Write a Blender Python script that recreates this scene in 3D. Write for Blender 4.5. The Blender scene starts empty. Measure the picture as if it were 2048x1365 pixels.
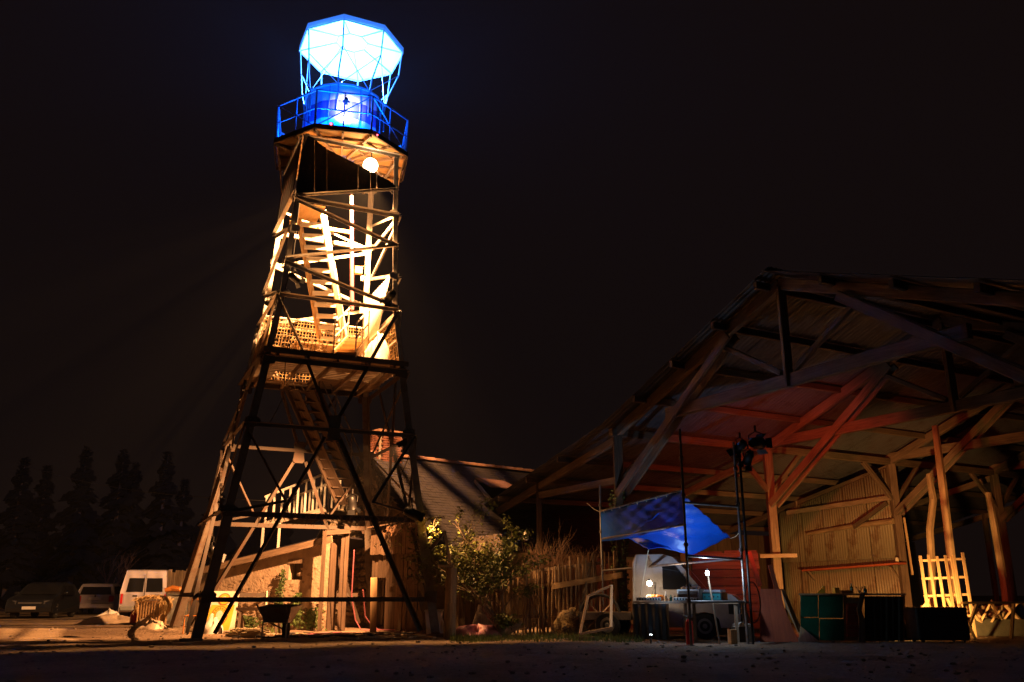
import bpy, math, random
from mathutils import Vector, Matrix, Quaternion
import numpy as np

S = bpy.context.scene
COL = S.collection
random.seed(7)
R = math.radians

# ------------------------------------------------------------------ camera
F, PITCH, EYE = 1750.0, R(16.2), 0.9          # focal length in photo pixels, tilt, eye height
CP, SP = math.cos(PITCH), math.sin(PITCH)
cd = bpy.data.cameras.new('camera'); cam = bpy.data.objects.new('camera', cd); COL.objects.link(cam)
cd.sensor_width = 36; cd.lens = 36 * F / 2048; cd.clip_start = 0.05; cd.clip_end = 3000
cam.location = (0, 0, EYE); cam.rotation_euler = (R(90) + PITCH, 0, 0)
S.camera = cam

# ------------------------------------------------------------------ night sky, exposure
w = bpy.data.worlds.new('World'); S.world = w; w.use_nodes = True
wn = w.node_tree.nodes; wl = w.node_tree.links
bg = wn['Background']; bg.inputs['Strength'].default_value = 1.0
rgbn = wn.new('ShaderNodeRGB'); rgbn.outputs[0].default_value = (0.0055, 0.0031, 0.0027, 1)
wl.new(rgbn.outputs[0], bg.inputs['Color'])
S.view_settings.view_transform = 'Standard'; S.view_settings.look = 'None'
S.view_settings.exposure = 0.0; S.view_settings.gamma = 1.0
S.cycles.use_denoising = True
S.cycles.max_bounces = 6; S.cycles.diffuse_bounces = 3; S.cycles.glossy_bounces = 3
S.cycles.transmission_bounces = 6; S.cycles.transparent_max_bounces = 8
S.cycles.sample_clamp_indirect = 4.0
S.cycles.caustics_reflective = False; S.cycles.caustics_refractive = False

# ------------------------------------------------------------------ helpers
def ray(px, py):
    den = F * CP + (py - 682) * SP
    return (px - 1024) / den, (F * SP - (py - 682) * CP) / den
def at(px, py, Y):                      # the point seen at a photo pixel, Y metres ahead
    a, b = ray(px, py); return Vector((a * Y, Y, EYE + b * Y))
def gd(px, py, z=0.0):                  # the point of the ground seen there
    a, b = ray(px, py); Y = (z - EYE) / b; return Vector((a * Y, Y, z))
def atz(px, z, Y):
    return Vector(((px - 1024) / F * (Y * CP + (z - EYE) * SP), Y, z))
def hit(px, py, P0, n):                 # the point on a plane seen there
    a, b = ray(px, py); d = Vector((a, 1, b)); o = Vector((0, 0, EYE))
    return o + d * ((P0 - o).dot(n) / d.dot(n))
def pix(P):
    x, y, z = P[0], P[1], P[2] - EYE
    zc = y * CP + z * SP; yc = -y * SP + z * CP
    return 1024 + F * x / zc, 682 - F * yc / zc
def lerp(a, b, t): return a + (b - a) * t
V = lambda *a: Vector(a)

MATS = {}
def newmat(name):
    m = bpy.data.materials.new(name); m.use_nodes = True
    nt = m.node_tree; b = nt.nodes['Principled BSDF']; MATS[name] = m
    return m, nt, b
def plain(name, col, rough=0.6, metal=0.0, var=0.25, scale=6.0, bump=0.0, spec=0.5):
    """a colour broken up by two noises and by the piece it is on"""
    m, nt, b = newmat(name); N, L = nt.nodes, nt.links
    tc = N.new('ShaderNodeTexCoord')
    n1 = N.new('ShaderNodeTexNoise'); n1.inputs['Scale'].default_value = scale; n1.inputs['Detail'].default_value = 6; n1.inputs['Roughness'].default_value = 0.65
    L.new(tc.outputs['Object'], n1.inputs['Vector'])
    oi = N.new('ShaderNodeObjectInfo')
    mr = N.new('ShaderNodeMapRange'); mr.inputs[1].default_value = 0.3; mr.inputs[2].default_value = 0.72
    mr.inputs[3].default_value = 1 - var; mr.inputs[4].default_value = 1 + var
    L.new(n1.outputs[0], mr.inputs[0])
    mo = N.new('ShaderNodeMapRange'); mo.inputs[3].default_value = 1 - var * 0.6; mo.inputs[4].default_value = 1 + var * 0.6
    L.new(oi.outputs['Random'], mo.inputs[0])
    mu = N.new('ShaderNodeMath'); mu.operation = 'MULTIPLY'; L.new(mr.outputs[0], mu.inputs[0]); L.new(mo.outputs[0], mu.inputs[1])
    mx = N.new('ShaderNodeVectorMath'); mx.operation = 'SCALE'; mx.inputs[0].default_value = col; L.new(mu.outputs[0], mx.inputs['Scale'])
    L.new(mx.outputs[0], b.inputs['Base Color'])
    b.inputs['Roughness'].default_value = rough; b.inputs['Metallic'].default_value = metal
    b.inputs['Specular IOR Level'].default_value = spec
    if bump:
        n2 = N.new('ShaderNodeTexNoise'); n2.inputs['Scale'].default_value = scale * 5; n2.inputs['Detail'].default_value = 5
        L.new(tc.outputs['Object'], n2.inputs['Vector'])
        bp = N.new('ShaderNodeBump'); bp.inputs['Strength'].default_value = bump; bp.inputs['Distance'].default_value = 0.02
        L.new(n2.outputs[0], bp.inputs['Height']); L.new(bp.outputs[0], b.inputs['Normal'])
    return m
def wood(name, dark, light, rough=0.75, grain=26.0, bump=0.5, var=0.25):
    """grain runs along U, which every beam and plank lays along its length"""
    m, nt, b = newmat(name); N, L = nt.nodes, nt.links
    uv = N.new('ShaderNodeUVMap')
    oi = N.new('ShaderNodeObjectInfo')
    ad = N.new('ShaderNodeVectorMath'); ad.operation = 'ADD'; L.new(uv.outputs[0], ad.inputs[0])
    sc = N.new('ShaderNodeVectorMath'); sc.operation = 'SCALE'; sc.inputs[0].default_value = (37, 91, 0); L.new(oi.outputs['Random'], sc.inputs['Scale'])
    L.new(sc.outputs[0], ad.inputs[1])
    mp = N.new('ShaderNodeMapping'); mp.inputs['Scale'].default_value = (1.6, grain, 1); L.new(ad.outputs[0], mp.inputs['Vector'])
    n1 = N.new('ShaderNodeTexNoise'); n1.inputs['Scale'].default_value = 1.0; n1.inputs['Detail'].default_value = 7; n1.inputs['Roughness'].default_value = 0.7; n1.inputs['Distortion'].default_value = 0.4
    L.new(mp.outputs[0], n1.inputs['Vector'])
    mp2 = N.new('ShaderNodeMapping'); mp2.inputs['Scale'].default_value = (0.9, 2.2, 1); L.new(ad.outputs[0], mp2.inputs['Vector'])
    n2 = N.new('ShaderNodeTexNoise'); n2.inputs['Scale'].default_value = 1.3; n2.inputs['Detail'].default_value = 4; L.new(mp2.outputs[0], n2.inputs['Vector'])
    mul = N.new('ShaderNodeMath'); mul.operation = 'MULTIPLY_ADD'; L.new(n1.outputs[0], mul.inputs[0]); mul.inputs[1].default_value = 0.75
    m3 = N.new('ShaderNodeMath'); m3.operation = 'MULTIPLY'; m3.inputs[1].default_value = 0.35; L.new(n2.outputs[0], m3.inputs[0]); L.new(m3.outputs[0], mul.inputs[2])
    cr = N.new('ShaderNodeValToRGB'); e = cr.color_ramp.elements
    e[0].position = 0.38; e[0].color = (*dark, 1); e[1].position = 0.68; e[1].color = (*light, 1)
    L.new(mul.outputs[0], cr.inputs[0])
    mo = N.new('ShaderNodeMapRange'); mo.inputs[3].default_value = 1 - var; mo.inputs[4].default_value = 1 + var; L.new(oi.outputs['Random'], mo.inputs[0])
    sv = N.new('ShaderNodeVectorMath'); sv.operation = 'SCALE'; L.new(cr.outputs[0], sv.inputs[0]); L.new(mo.outputs[0], sv.inputs['Scale'])
    L.new(sv.outputs[0], b.inputs['Base Color']); b.inputs['Roughness'].default_value = rough; b.inputs['Specular IOR Level'].default_value = 0.3
    bp = N.new('ShaderNodeBump'); bp.inputs['Strength'].default_value = bump; bp.inputs['Distance'].default_value = 0.012
    L.new(n1.outputs[0], bp.inputs['Height']); L.new(bp.outputs[0], b.inputs['Normal'])
    return m
def rusty(name, base, rust=(0.16, 0.06, 0.025), amount=0.5, rough=0.55, metal=0.35, scale=3.0):
    m, nt, b = newmat(name); N, L = nt.nodes, nt.links
    tc = N.new('ShaderNodeTexCoord'); n = N.new('ShaderNodeTexNoise'); n.inputs['Scale'].default_value = scale; n.inputs['Detail'].default_value = 8; n.inputs['Roughness'].default_value = 0.7
    L.new(tc.outputs['Object'], n.inputs['Vector'])
    cr = N.new('ShaderNodeValToRGB'); e = cr.color_ramp.elements
    e[0].position = 0.62 - amount * 0.3; e[0].color = (*base, 1); e[1].position = 0.78 - amount * 0.2; e[1].color = (*rust, 1)
    L.new(n.outputs[0], cr.inputs[0]); L.new(cr.outputs[0], b.inputs['Base Color'])
    b.inputs['Roughness'].default_value = rough; b.inputs['Metallic'].default_value = metal
    bp = N.new('ShaderNodeBump'); bp.inputs['Strength'].default_value = 0.25; bp.inputs['Distance'].default_value = 0.01
    L.new(n.outputs[0], bp.inputs['Height']); L.new(bp.outputs[0], b.inputs['Normal'])
    return m
def glow(name, col, strength):
    m, nt, b = newmat(name)
    b.inputs['Base Color'].default_value = (*[min(1, c) for c in col], 1)
    b.inputs['Emission Color'].default_value = (*col, 1); b.inputs['Emission Strength'].default_value = strength
    return m
def glass(name, col=(0.012, 0.012, 0.015), rough=0.06):
    m, nt, b = newmat(name); b.inputs['Base Color'].default_value = (*col, 1); b.inputs['Roughness'].default_value = rough
    b.inputs['Coat Weight'].default_value = 0.5
    return m

W = {}                                  # world origin of every object built
class MB:
    """collects faces in world space (or in a thing's own space) and links them as one mesh"""
    def __init__(s): s.v, s.f, s.uv = [], [], []
    def face(s, idx, uv=None): s.f.append(tuple(idx)); s.uv.append(uv)
    def pts(s, ps): k = len(s.v); s.v += [tuple(p) for p in ps]; return k
    def quad(s, a, b, c, d): k = s.pts((a, b, c, d)); s.face((k, k+1, k+2, k+3)); return s
    def prism(s, poly, off):            # polygon swept along a vector
        n = len(poly); off = Vector(off); k = s.pts(poly); s.pts([Vector(p) + off for p in poly])
        s.face(range(k + n - 1, k - 1, -1)); s.face(range(k + n, k + 2 * n))
        for i in range(n): j = (i + 1) % n; s.face((k + i, k + j, k + n + j, k + n + i))
        return s
    def box(s, c, size, rot=0.0, M=None):
        c = Vector(c); hx, hy, hz = size[0] / 2, size[1] / 2, size[2] / 2
        m = M or Matrix.Rotation(rot, 3, 'Z')
        k = s.pts([c + m @ Vector((x, y, z)) for z in (-hz, hz) for x, y in ((-hx, -hy), (hx, -hy), (hx, hy), (-hx, hy))])
        dims = (2 * hx, 2 * hy, 2 * hz); la = max(range(3), key=lambda i: dims[i])
        for q in ((3, 2, 1, 0), (4, 5, 6, 7), (0, 1, 5, 4), (1, 2, 6, 5), (2, 3, 7, 6), (3, 0, 4, 7)):
            co = [((-hx, -hy), (hx, -hy), (hx, hy), (-hx, hy))[i % 4] + ((-hz if i < 4 else hz),) for i in q]
            oth = [a for a in range(3) if a != la]
            s.face([k + i for i in q], [(p[la], p[oth[0]] + p[oth[1]]) for p in co])
        return s
    def frame(s, p0, p1, up=(0, 0, 1)):
        d = (p1 - p0).normalized(); up = Vector(up)
        if abs(d.dot(up)) > 0.97: up = Vector((0, 1, 0)) if abs(d.y) < 0.9 else Vector((1, 0, 0))
        a = d.cross(up).normalized(); b = a.cross(d).normalized()
        return d, a, b
    def section(s, p0, p1, prof, up=(0, 0, 1), prof1=None):   # a profile (a, b) swept from p0 to p1
        p0, p1 = Vector(p0), Vector(p1); d, a, b = s.frame(p0, p1, up); ln = (p1 - p0).length; n = len(prof); prof1 = prof1 or prof
        k = s.pts([p0 + a * x + b * y for x, y in prof]); s.pts([p1 + a * x + b * y for x, y in prof1])
        per = [0]
        for i in range(n): j = (i + 1) % n; per.append(per[-1] + math.hypot(prof[j][0] - prof[i][0], prof[j][1] - prof[i][1]))
        for i in range(n):
            j = (i + 1) % n
            s.face((k + i, k + j, k + n + j, k + n + i), [(0, per[i]), (0, per[i + 1]), (ln, per[i + 1]), (ln, per[i])])
        s.face(range(k + n - 1, k - 1, -1), [prof[i] for i in range(n - 1, -1, -1)]); s.face(range(k + n, k + 2 * n), list(prof))
        return s
    def beam(s, p0, p1, wd, ht, up=(0, 0, 1), ch=0.0):
        x, y = wd / 2, ht / 2
        if ch:
            c = ch; pr = [(-x + c, -y), (x - c, -y), (x, -y + c), (x, y - c), (x - c, y), (-x + c, y), (-x, y - c), (-x, -y + c)]
        else: pr = [(-x, -y), (x, -y), (x, y), (-x, y)]
        return s.section(p0, p1, pr, up)
    def angle(s, p0, p1, wd, t=0.008, up=(0, 0, 1)):          # rolled steel L
        return s.section(p0, p1, [(0, 0), (wd, 0), (wd, t), (t, t), (t, wd), (0, wd)], up)
    def tube(s, ps, rs, n=8, cap=True):
        ps = [Vector(p) for p in ps]; rs = [rs] * len(ps) if isinstance(rs, (int, float)) else rs
        k0 = len(s.v); ln = 0; a = None
        for i, p in enumerate(ps):
            d = (ps[min(i + 1, len(ps) - 1)] - ps[max(i - 1, 0)])
            d = d.normalized() if d.length > 1e-9 else Vector((0, 0, 1))
            if a is None:
                a = d.cross(Vector((0, 0, 1)))
                if a.length < 0.1: a = d.cross(Vector((1, 0, 0)))
            a = (a - d * a.dot(d)).normalized(); b = d.cross(a)
            s.pts([p + (a * math.cos(t) + b * math.sin(t)) * rs[i] for t in [2 * math.pi * q / n for q in range(n)]])
        for i in range(len(ps) - 1):
            l1 = ln + (ps[i + 1] - ps[i]).length
            for q in range(n):
                r = (q + 1) % n; u0, u1 = q / n * 6.28 * rs[i], (q + 1) / n * 6.28 * rs[i]
                s.face((k0 + i * n + q, k0 + i * n + r, k0 + (i + 1) * n + r, k0 + (i + 1) * n + q), [(ln, u0), (ln, u1), (l1, u1), (l1, u0)])
            ln = l1
        if cap:
            s.face(range(k0 + n - 1, k0 - 1, -1)); e = k0 + (len(ps) - 1) * n; s.face(range(e, e + n))
        return s
    def lathe(s, prof, c=(0, 0, 0), n=16, axis='Z', M=None):  # (r, h) profile turned about an axis
        c = Vector(c)
        if M is None: M = {'Z': Matrix.Identity(3), 'Y': Matrix(((1, 0, 0), (0, 0, 1), (0, -1, 0))), 'X': Matrix(((0, 0, 1), (0, 1, 0), (-1, 0, 0)))}[axis]
        k = len(s.v)
        for r, h in prof: s.pts([c + M @ Vector((r * math.cos(2 * math.pi * q / n), r * math.sin(2 * math.pi * q / n), h)) for q in range(n)])
        for i in range(len(prof) - 1):
            for q in range(n): r = (q + 1) % n; s.face((k + i * n + q, k + i * n + r, k + (i + 1) * n + r, k + (i + 1) * n + q))
        s.face(range(k + n - 1, k - 1, -1)); e = k + (len(prof) - 1) * n; s.face(range(e, e + n))
        return s
    def blob(s, c, r, seed=0, rough=0.25, n=7, m=5):
        rnd = random.Random(seed); c = Vector(c); r = Vector(r) if not isinstance(r, (int, float)) else Vector((r, r, r)); k = len(s.v)
        s.pts([c + Vector((0, 0, -r.z))])
        for i in range(1, m):
            th = math.pi * i / m
            for q in range(n):
                a = 2 * math.pi * (q + 0.5 * (i % 2)) / n; f = 1 + rnd.uniform(-rough, rough)
                s.pts([c + Vector((r.x * math.sin(th) * math.cos(a), r.y * math.sin(th) * math.sin(a), -r.z * math.cos(th))) * f])
        s.pts([c + Vector((0, 0, r.z))]); t = len(s.v) - 1
        for q in range(n):
            r2 = (q + 1) % n; s.face((k, k + 1 + r2, k + 1 + q))
            for i in range(m - 2): a = k + 1 + i * n; s.face((a + q, a + r2, a + n + r2, a + n + q))
            a = k + 1 + (m - 2) * n; s.face((a + q, a + r2, t))
        return s
    def build(s, name, mat, parent=None, local=False, smooth=False, bevel=0.0, sub=0, solid=0.0):
        if local: org = Vector((0, 0, 0))
        elif parent is None:
            xs = np.array(s.v); lo, hi = xs.min(0), xs.max(0); org = Vector(((lo[0] + hi[0]) / 2, (lo[1] + hi[1]) / 2, lo[2]))
        else:
            xs = np.array(s.v); org = Vector(xs.mean(0))
        me = bpy.data.meshes.new(name)
        me.from_pydata([(p[0] - org.x, p[1] - org.y, p[2] - org.z) for p in s.v], [], s.f)
        ul = me.uv_layers.new(name='UVMap').data
        for fi, pl in enumerate(me.polygons):
            u = s.uv[fi]
            if u is None:
                n = pl.normal; ax = max(range(3), key=lambda i: abs(n[i]))
                for li, vi in zip(pl.loop_indices, s.f[fi]):
                    p = s.v[vi]; ul[li].uv = (p[2], p[1]) if ax == 0 else (p[2], p[0]) if ax == 1 else (p[0], p[1])
            else:
                for li, c in zip(pl.loop_indices, u): ul[li].uv = c
            if smooth: pl.use_smooth = True
        me.materials.append(MATS[mat] if isinstance(mat, str) else mat)
        o = bpy.data.objects.new(name, me); COL.objects.link(o)
        if parent is not None:
            o.parent = parent; o.location = org if local else org - W[parent.name]
        else: o.location = org
        W[o.name] = org if not local else W.get(parent.name, Vector()) if parent else org
        if bevel:
            md = o.modifiers.new('bevel', 'BEVEL'); md.width = bevel; md.segments = 2; md.limit_method = 'ANGLE'
        if solid:
            md = o.modifiers.new('solid', 'SOLIDIFY'); md.thickness = solid
        if sub:
            md = o.modifiers.new('sub', 'SUBSURF'); md.levels = sub; md.render_levels = sub
        return o
def tag(o, label, cat, group=None):
    o['label'] = label; o['category'] = cat
    if group: o['group'] = group
    return o
def thing(name, loc, label, cat, group=None, rotz=0.0):
    o = bpy.data.objects.new(name, None); COL.objects.link(o); o.location = loc; o.rotation_euler = (0, 0, rotz)
    o.empty_display_size = 0.2; W[o.name] = Vector(loc)
    return tag(o, label, cat, group)
def structure(o): o['kind'] = 'structure'; return o
def stuff(o): o['kind'] = 'stuff'; return o
def share(o, loc, parent=None, rot=None, scale=None):         # a piece with the same mesh elsewhere (world place)
    c = o.copy(); COL.objects.link(c); p = parent if parent is not None else o.parent
    c.parent = p; c.location = Vector(loc) - (W[p.name] if p else Vector()); W[c.name] = Vector(loc)
    if rot is not None: c.rotation_euler = rot
    if scale is not None: c.scale = scale
    return c
def light(name, kind, loc, power, col, radius=0.05, target=None, size=None, blend=0.4):
    d = bpy.data.lights.new(name, kind); d.energy = power; d.color = col; d.shadow_soft_size = radius
    o = bpy.data.objects.new(name, d); COL.objects.link(o); o.location = loc
    if target is not None: o.rotation_euler = (Vector(target) - Vector(loc)).to_track_quat('-Z', 'Y').to_euler()
    if kind == 'SPOT': d.spot_size = size; d.spot_blend = blend
    return o

# ------------------------------------------------------------------ materials
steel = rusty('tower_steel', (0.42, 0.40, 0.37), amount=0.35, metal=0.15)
rusty('shaded_leg_steel', (0.17, 0.135, 0.105), rust=(.09, .042, .022), amount=0.5, metal=0.1, rough=.7)  # rusty lower legs, base colour darkened in place of shade
rusty('shaded_steel', (0.085, 0.066, 0.052), rust=(.10, .045, .022), amount=0.5, metal=0.1, rough=.7)  # rusty members below the platform, with shade put into the colour
wood('old_wood', (0.13, 0.085, 0.055), (0.36, 0.26, 0.18))
wood('grey_wood', (0.12, 0.10, 0.085), (0.34, 0.29, 0.24))
wood('new_wood', (0.34, 0.21, 0.10), (0.58, 0.40, 0.22))
wood('plywood', (0.42, 0.25, 0.10), (0.60, 0.40, 0.19), grain=9, bump=0.15)
wood('barn_wood', (0.06, 0.038, 0.026), (0.20, 0.135, 0.09))
plain('dusty_paint', (0.36, 0.34, 0.36), 0.5, 0, 0.25, 2.5)
wood('dark_wood', (0.05, 0.035, 0.025), (0.14, 0.095, 0.065))
wood('red_wood', (0.30, 0.06, 0.03), (0.50, 0.12, 0.05), bump=0.25)
wood('white_wood', (0.50, 0.46, 0.42), (0.72, 0.68, 0.62), bump=0.2)
wood('log_wood', (0.16, 0.10, 0.06), (0.44, 0.31, 0.18), grain=14)
rusty('sheet_metal', (0.085, 0.08, 0.09), rust=(.05, .028, .02), amount=0.45, metal=0.25, rough=0.5, scale=1.3)
rusty('wall_sheet', (0.36, 0.30, 0.20), amount=0.35, metal=0.3, rough=0.5, scale=1.5)
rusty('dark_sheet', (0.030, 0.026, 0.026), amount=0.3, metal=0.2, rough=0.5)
rusty('pipe_steel', (0.22, 0.21, 0.21), amount=0.4, metal=0.6, rough=0.4, scale=8)
plain('white_sheet', (0.72, 0.70, 0.66), 0.45, 0.2, 0.12)
plain('black_metal', (0.014, 0.014, 0.015), 0.45, 0.4, 0.2)
plain('black_plastic', (0.012, 0.012, 0.013), 0.55, 0, 0.2)
plain('render_wall', (0.52, 0.40, 0.29), 0.95, 0, 0.30, 3.0, 0.9, 0.2)
plain('stone', (0.36, 0.27, 0.19), 0.92, 0, 0.38, 5.0, 0.9, 0.2)
plain('brick', (0.17, 0.065, 0.045), 0.9, 0, 0.3, 8.0, 0.5, 0.2)
plain('mortar', (0.25, 0.21, 0.17), 0.95, 0, 0.2, 8.0, 0.5, 0.2)
plain('slate', (0.028, 0.023, 0.027), 0.65, 0, 0.3, 2.0, 0.2, 0.3)
plain('ridge_tile', (0.26, 0.13, 0.09), 0.85, 0, 0.3, 8.0, 0.4)
plain('white_paint', (0.46, 0.41, 0.47), 0.28, 0, 0.10, 2.0)
plain('dark_paint', (0.012, 0.013, 0.018), 0.2, 0, 0.1, 2.0)
plain('rubber', (0.015, 0.014, 0.014), 0.85, 0, 0.2)
plain('hub', (0.25, 0.25, 0.26), 0.4, 0.7, 0.1)
glass('car_glass')
plain('tail_red', (0.42, 0.015, 0.02), 0.2, 0, 0.05)
plain('chrome', (0.62, 0.62, 0.66), 0.15, 0.9, 0.05)
plain('plate', (0.62, 0.60, 0.58), 0.5, 0, 0.03)
plain('plate_ink', (0.03, 0.03, 0.03), 0.6, 0, 0.03)
plain('canvas', (0.50, 0.40, 0.29), 0.9, 0, 0.25, 4.0, 0.4)
plain('white_cloth', (0.75, 0.70, 0.64), 0.9, 0, 0.15, 4.0, 0.3)
plain('blue_tarp', (0.005, 0.10, 0.62), 0.35, 0, 0.15, 3.0, 0.25)
plain('rail_paint', (0.36, 0.40, 0.48), 0.45, 0.3, 0.15)
plain('drum_white', (0.75, 0.76, 0.80), 0.4, 0, 0.08)
plain('drum_blue', (0.10, 0.12, 0.42), 0.4, 0, 0.1)
plain('canopy_cloth', (0.82, 0.83, 0.85), 0.7, 0, 0.05)
def let_through(m, col, fac):            # cloth that lets part of the light pass
    N, L = m.node_tree.nodes, m.node_tree.links; tr = N.new('ShaderNodeBsdfTranslucent'); tr.inputs[0].default_value = (*col, 1)
    mx = N.new('ShaderNodeMixShader'); mx.inputs[0].default_value = fac; L.new(N['Principled BSDF'].outputs[0], mx.inputs[1]); L.new(tr.outputs[0], mx.inputs[2]); L.new(mx.outputs[0], N['Material Output'].inputs[0])
let_through(MATS['canopy_cloth'], (.8, .82, .85), .45); let_through(MATS['blue_tarp'], (.01, .10, .55), .35)
plain('extinguisher_red', (0.50, 0.012, 0.012), 0.3, 0, 0.08)
plain('green_board', (0.015, 0.16, 0.085), 0.55, 0, 0.3, 3.0)
plain('curtain', (0.055, 0.050, 0.035), 0.95, 0, 0.3, 5.0, 0.3)
plain('yellow_paint', (0.72, 0.42, 0.03), 0.6, 0, 0.12, 5.0)
plain('ochre_line', (0.30, 0.12, 0.02), 0.6, 0, 0.1)
plain('cream_paint', (0.74, 0.66, 0.52), 0.6, 0, 0.1)
plain('orange_paint', (0.60, 0.22, 0.04), 0.45, 0, 0.1)
plain('net_cord', (0.32, 0.21, 0.09), 0.8, 0, 0.2)
plain('straw', (0.55, 0.40, 0.20), 0.9, 0, 0.3, 10.0)
plain('cable_dark', (0.05, 0.045, 0.045), 0.6, 0, 0.3)
plain('cable_pink', (0.42, 0.13, 0.18), 0.5, 0, 0.2)
plain('cable_cream', (0.50, 0.40, 0.25), 0.6, 0, 0.2)
plain('bark', (0.20, 0.135, 0.085), 0.9, 0, 0.35, 8.0, 0.6)
plain('conifer', (0.0022, 0.003, 0.0016), 0.9, 0, 0.4)
plain('leaf', (0.13, 0.15, 0.018), 0.6, 0, 0.45, 2.0)
plain('ivy', (0.075, 0.12, 0.03), 0.6, 0, 0.4, 3.0)
plain('grass', (0.10, 0.14, 0.03), 0.8, 0, 0.4, 3.0)
plain('twig', (0.24, 0.14, 0.085), 0.9, 0, 0.3, 6.0)
plain('bottle_green', (0.02, 0.16, 0.07), 0.15, 0, 0.1)
plain('beige_case', (0.50, 0.45, 0.38), 0.5, 0, 0.12)
plain('teal', (0.02, 0.22, 0.26), 0.4, 0, 0.1)
plain('grey_plastic', (0.30, 0.30, 0.30), 0.5, 0, 0.15)
plain('pebble', (0.24, 0.19, 0.15), 0.95, 0, 0.4, 9.0)
# ------------------------------------------------------------------ ground
def hash_noise(x, y, s):
    v = np.zeros_like(x); a = 1.0
    for o in range(4):
        f = s * 2 ** o
        v += a * (np.sin(x * f * 1.3 + 1.7 * o + np.sin(y * f * 0.9 + o)) * np.cos(y * f * 1.1 + 2.3 * o + np.sin(x * f * 0.7)))
        a *= 0.5
    return v
def ground_z(x, y):
    x = np.asarray(x, float); y = np.asarray(y, float)
    z = 0.012 * hash_noise(x, y, 0.9) + 0.008 * hash_noise(x + 5, y, 3.1)
    near = np.exp(-((y - 12) / 5.0) ** 2)
    z += 0.016 * near * hash_noise(x, y * 1.6, 2.0)
    for c, s in ((13.1, .12), (14.6, .10), (16.3, -.05), (17.8, -.04)):       # wheel ruts across the yard
        d = y - (c + s * x + .15 * np.sin(x * .7 + c)); z += -0.035 * np.exp(-(d / .13) ** 2) + 0.02 * np.exp(-((np.abs(d) - .27) / .10) ** 2)
    z += 0.20 * np.exp(-(((x + 9.9) / 1.5) ** 2 + ((y - 24.4) / 1.3) ** 2))       # sandy heap left of the tower
    z += 0.10 * np.exp(-(((x + 13.2) / 2.0) ** 2 + ((y - 23.0) / 1.0) ** 2))
    return z
def build_ground():
    xs = np.concatenate([[-900, -300, -120, -60, -40], np.arange(-26, 20.01, 0.16), [30, 60, 120, 300, 900]])
    ys = np.concatenate([[-60, -10, 0, 4], np.arange(7, 32.01, 0.16), [36, 44, 60, 120, 300, 900, 2000]])
    X, Y = np.meshgrid(xs, ys); Z = ground_z(X, Y); Z[(np.abs(X) > 27) | (Y > 34) | (Y < 5)] = 0
    nx, ny = len(xs), len(ys); verts = np.stack([X.ravel(), Y.ravel(), Z.ravel()], 1)
    I = np.arange(nx * ny).reshape(ny, nx)
    faces = np.stack([I[:-1, :-1].ravel(), I[:-1, 1:].ravel(), I[1:, 1:].ravel(), I[1:, :-1].ravel()], 1)
    me = bpy.data.meshes.new('ground'); me.from_pydata(verts.tolist(), [], faces.tolist())
    for p in me.polygons: p.use_smooth = True
    m, nt, b = newmat('earth'); N, L = nt.nodes, nt.links
    tc = N.new('ShaderNodeTexCoord')
    n1 = N.new('ShaderNodeTexNoise'); n1.inputs['Scale'].default_value = 0.7; n1.inputs['Detail'].default_value = 8; L.new(tc.outputs['Object'], n1.inputs['Vector'])
    n2 = N.new('ShaderNodeTexNoise'); n2.inputs['Scale'].default_value = 14; n2.inputs['Detail'].default_value = 8; n2.inputs['Roughness'].default_value = 0.75; L.new(tc.outputs['Object'], n2.inputs['Vector'])
    cr = N.new('ShaderNodeValToRGB'); e = cr.color_ramp.elements
    e[0].position = 0.36; e[0].color = (0.15, 0.105, 0.07, 1); e[1].position = 0.66; e[1].color = (0.33, 0.24, 0.165, 1)
    mm = N.new('ShaderNodeMath'); mm.operation = 'MULTIPLY_ADD'; mm.inputs[1].default_value = 0.55; L.new(n2.outputs[0], mm.inputs[0])
    m2 = N.new('ShaderNodeMath'); m2.operation = 'MULTIPLY'; m2.inputs[1].default_value = 0.45; L.new(n1.outputs[0], m2.inputs[0]); L.new(m2.outputs[0], mm.inputs[2])
    L.new(mm.outputs[0], cr.inputs[0]); L.new(cr.outputs[0], b.inputs['Base Color']); b.inputs['Roughness'].default_value = 0.97; b.inputs['Specular IOR Level'].default_value = 0.15
    vo = N.new('ShaderNodeTexVoronoi'); vo.inputs['Scale'].default_value = 18; L.new(tc.outputs['Object'], vo.inputs['Vector'])
    ma = N.new('ShaderNodeMath'); ma.operation = 'MULTIPLY_ADD'; ma.inputs[1].default_value = -0.5; L.new(vo.outputs['Distance'], ma.inputs[0]); L.new(n2.outputs[0], ma.inputs[2])
    bp = N.new('ShaderNodeBump'); bp.inputs['Strength'].default_value = 0.8; bp.inputs['Distance'].default_value = 0.04; L.new(ma.outputs[0], bp.inputs['Height']); L.new(bp.outputs[0], b.inputs['Normal'])
    me.materials.append(m); o = bpy.data.objects.new('ground', me); COL.objects.link(o); W[o.name] = Vector(); structure(o)
build_ground()
def gz(x, y): return float(ground_z(x, y))
# loose stones on the dirt, far too many to count
mb = MB(); rs = random.Random(3)
for i in range(2200):
    y = 9 + 15 * rs.random() ** .8; x = rs.uniform(-0.62, 0.62) * y; r = 0.008 + 0.035 * rs.random() ** 4
    mb.blob((x, y, gz(x, y) + r * 0.2), (r * rs.uniform(0.8, 1.5), r, r * 0.7), i, 0.3, 5, 3)
o = stuff(mb.build('gravel', 'pebble')); tag(o, 'small loose stones scattered over the dirt yard', 'gravel')

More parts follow.
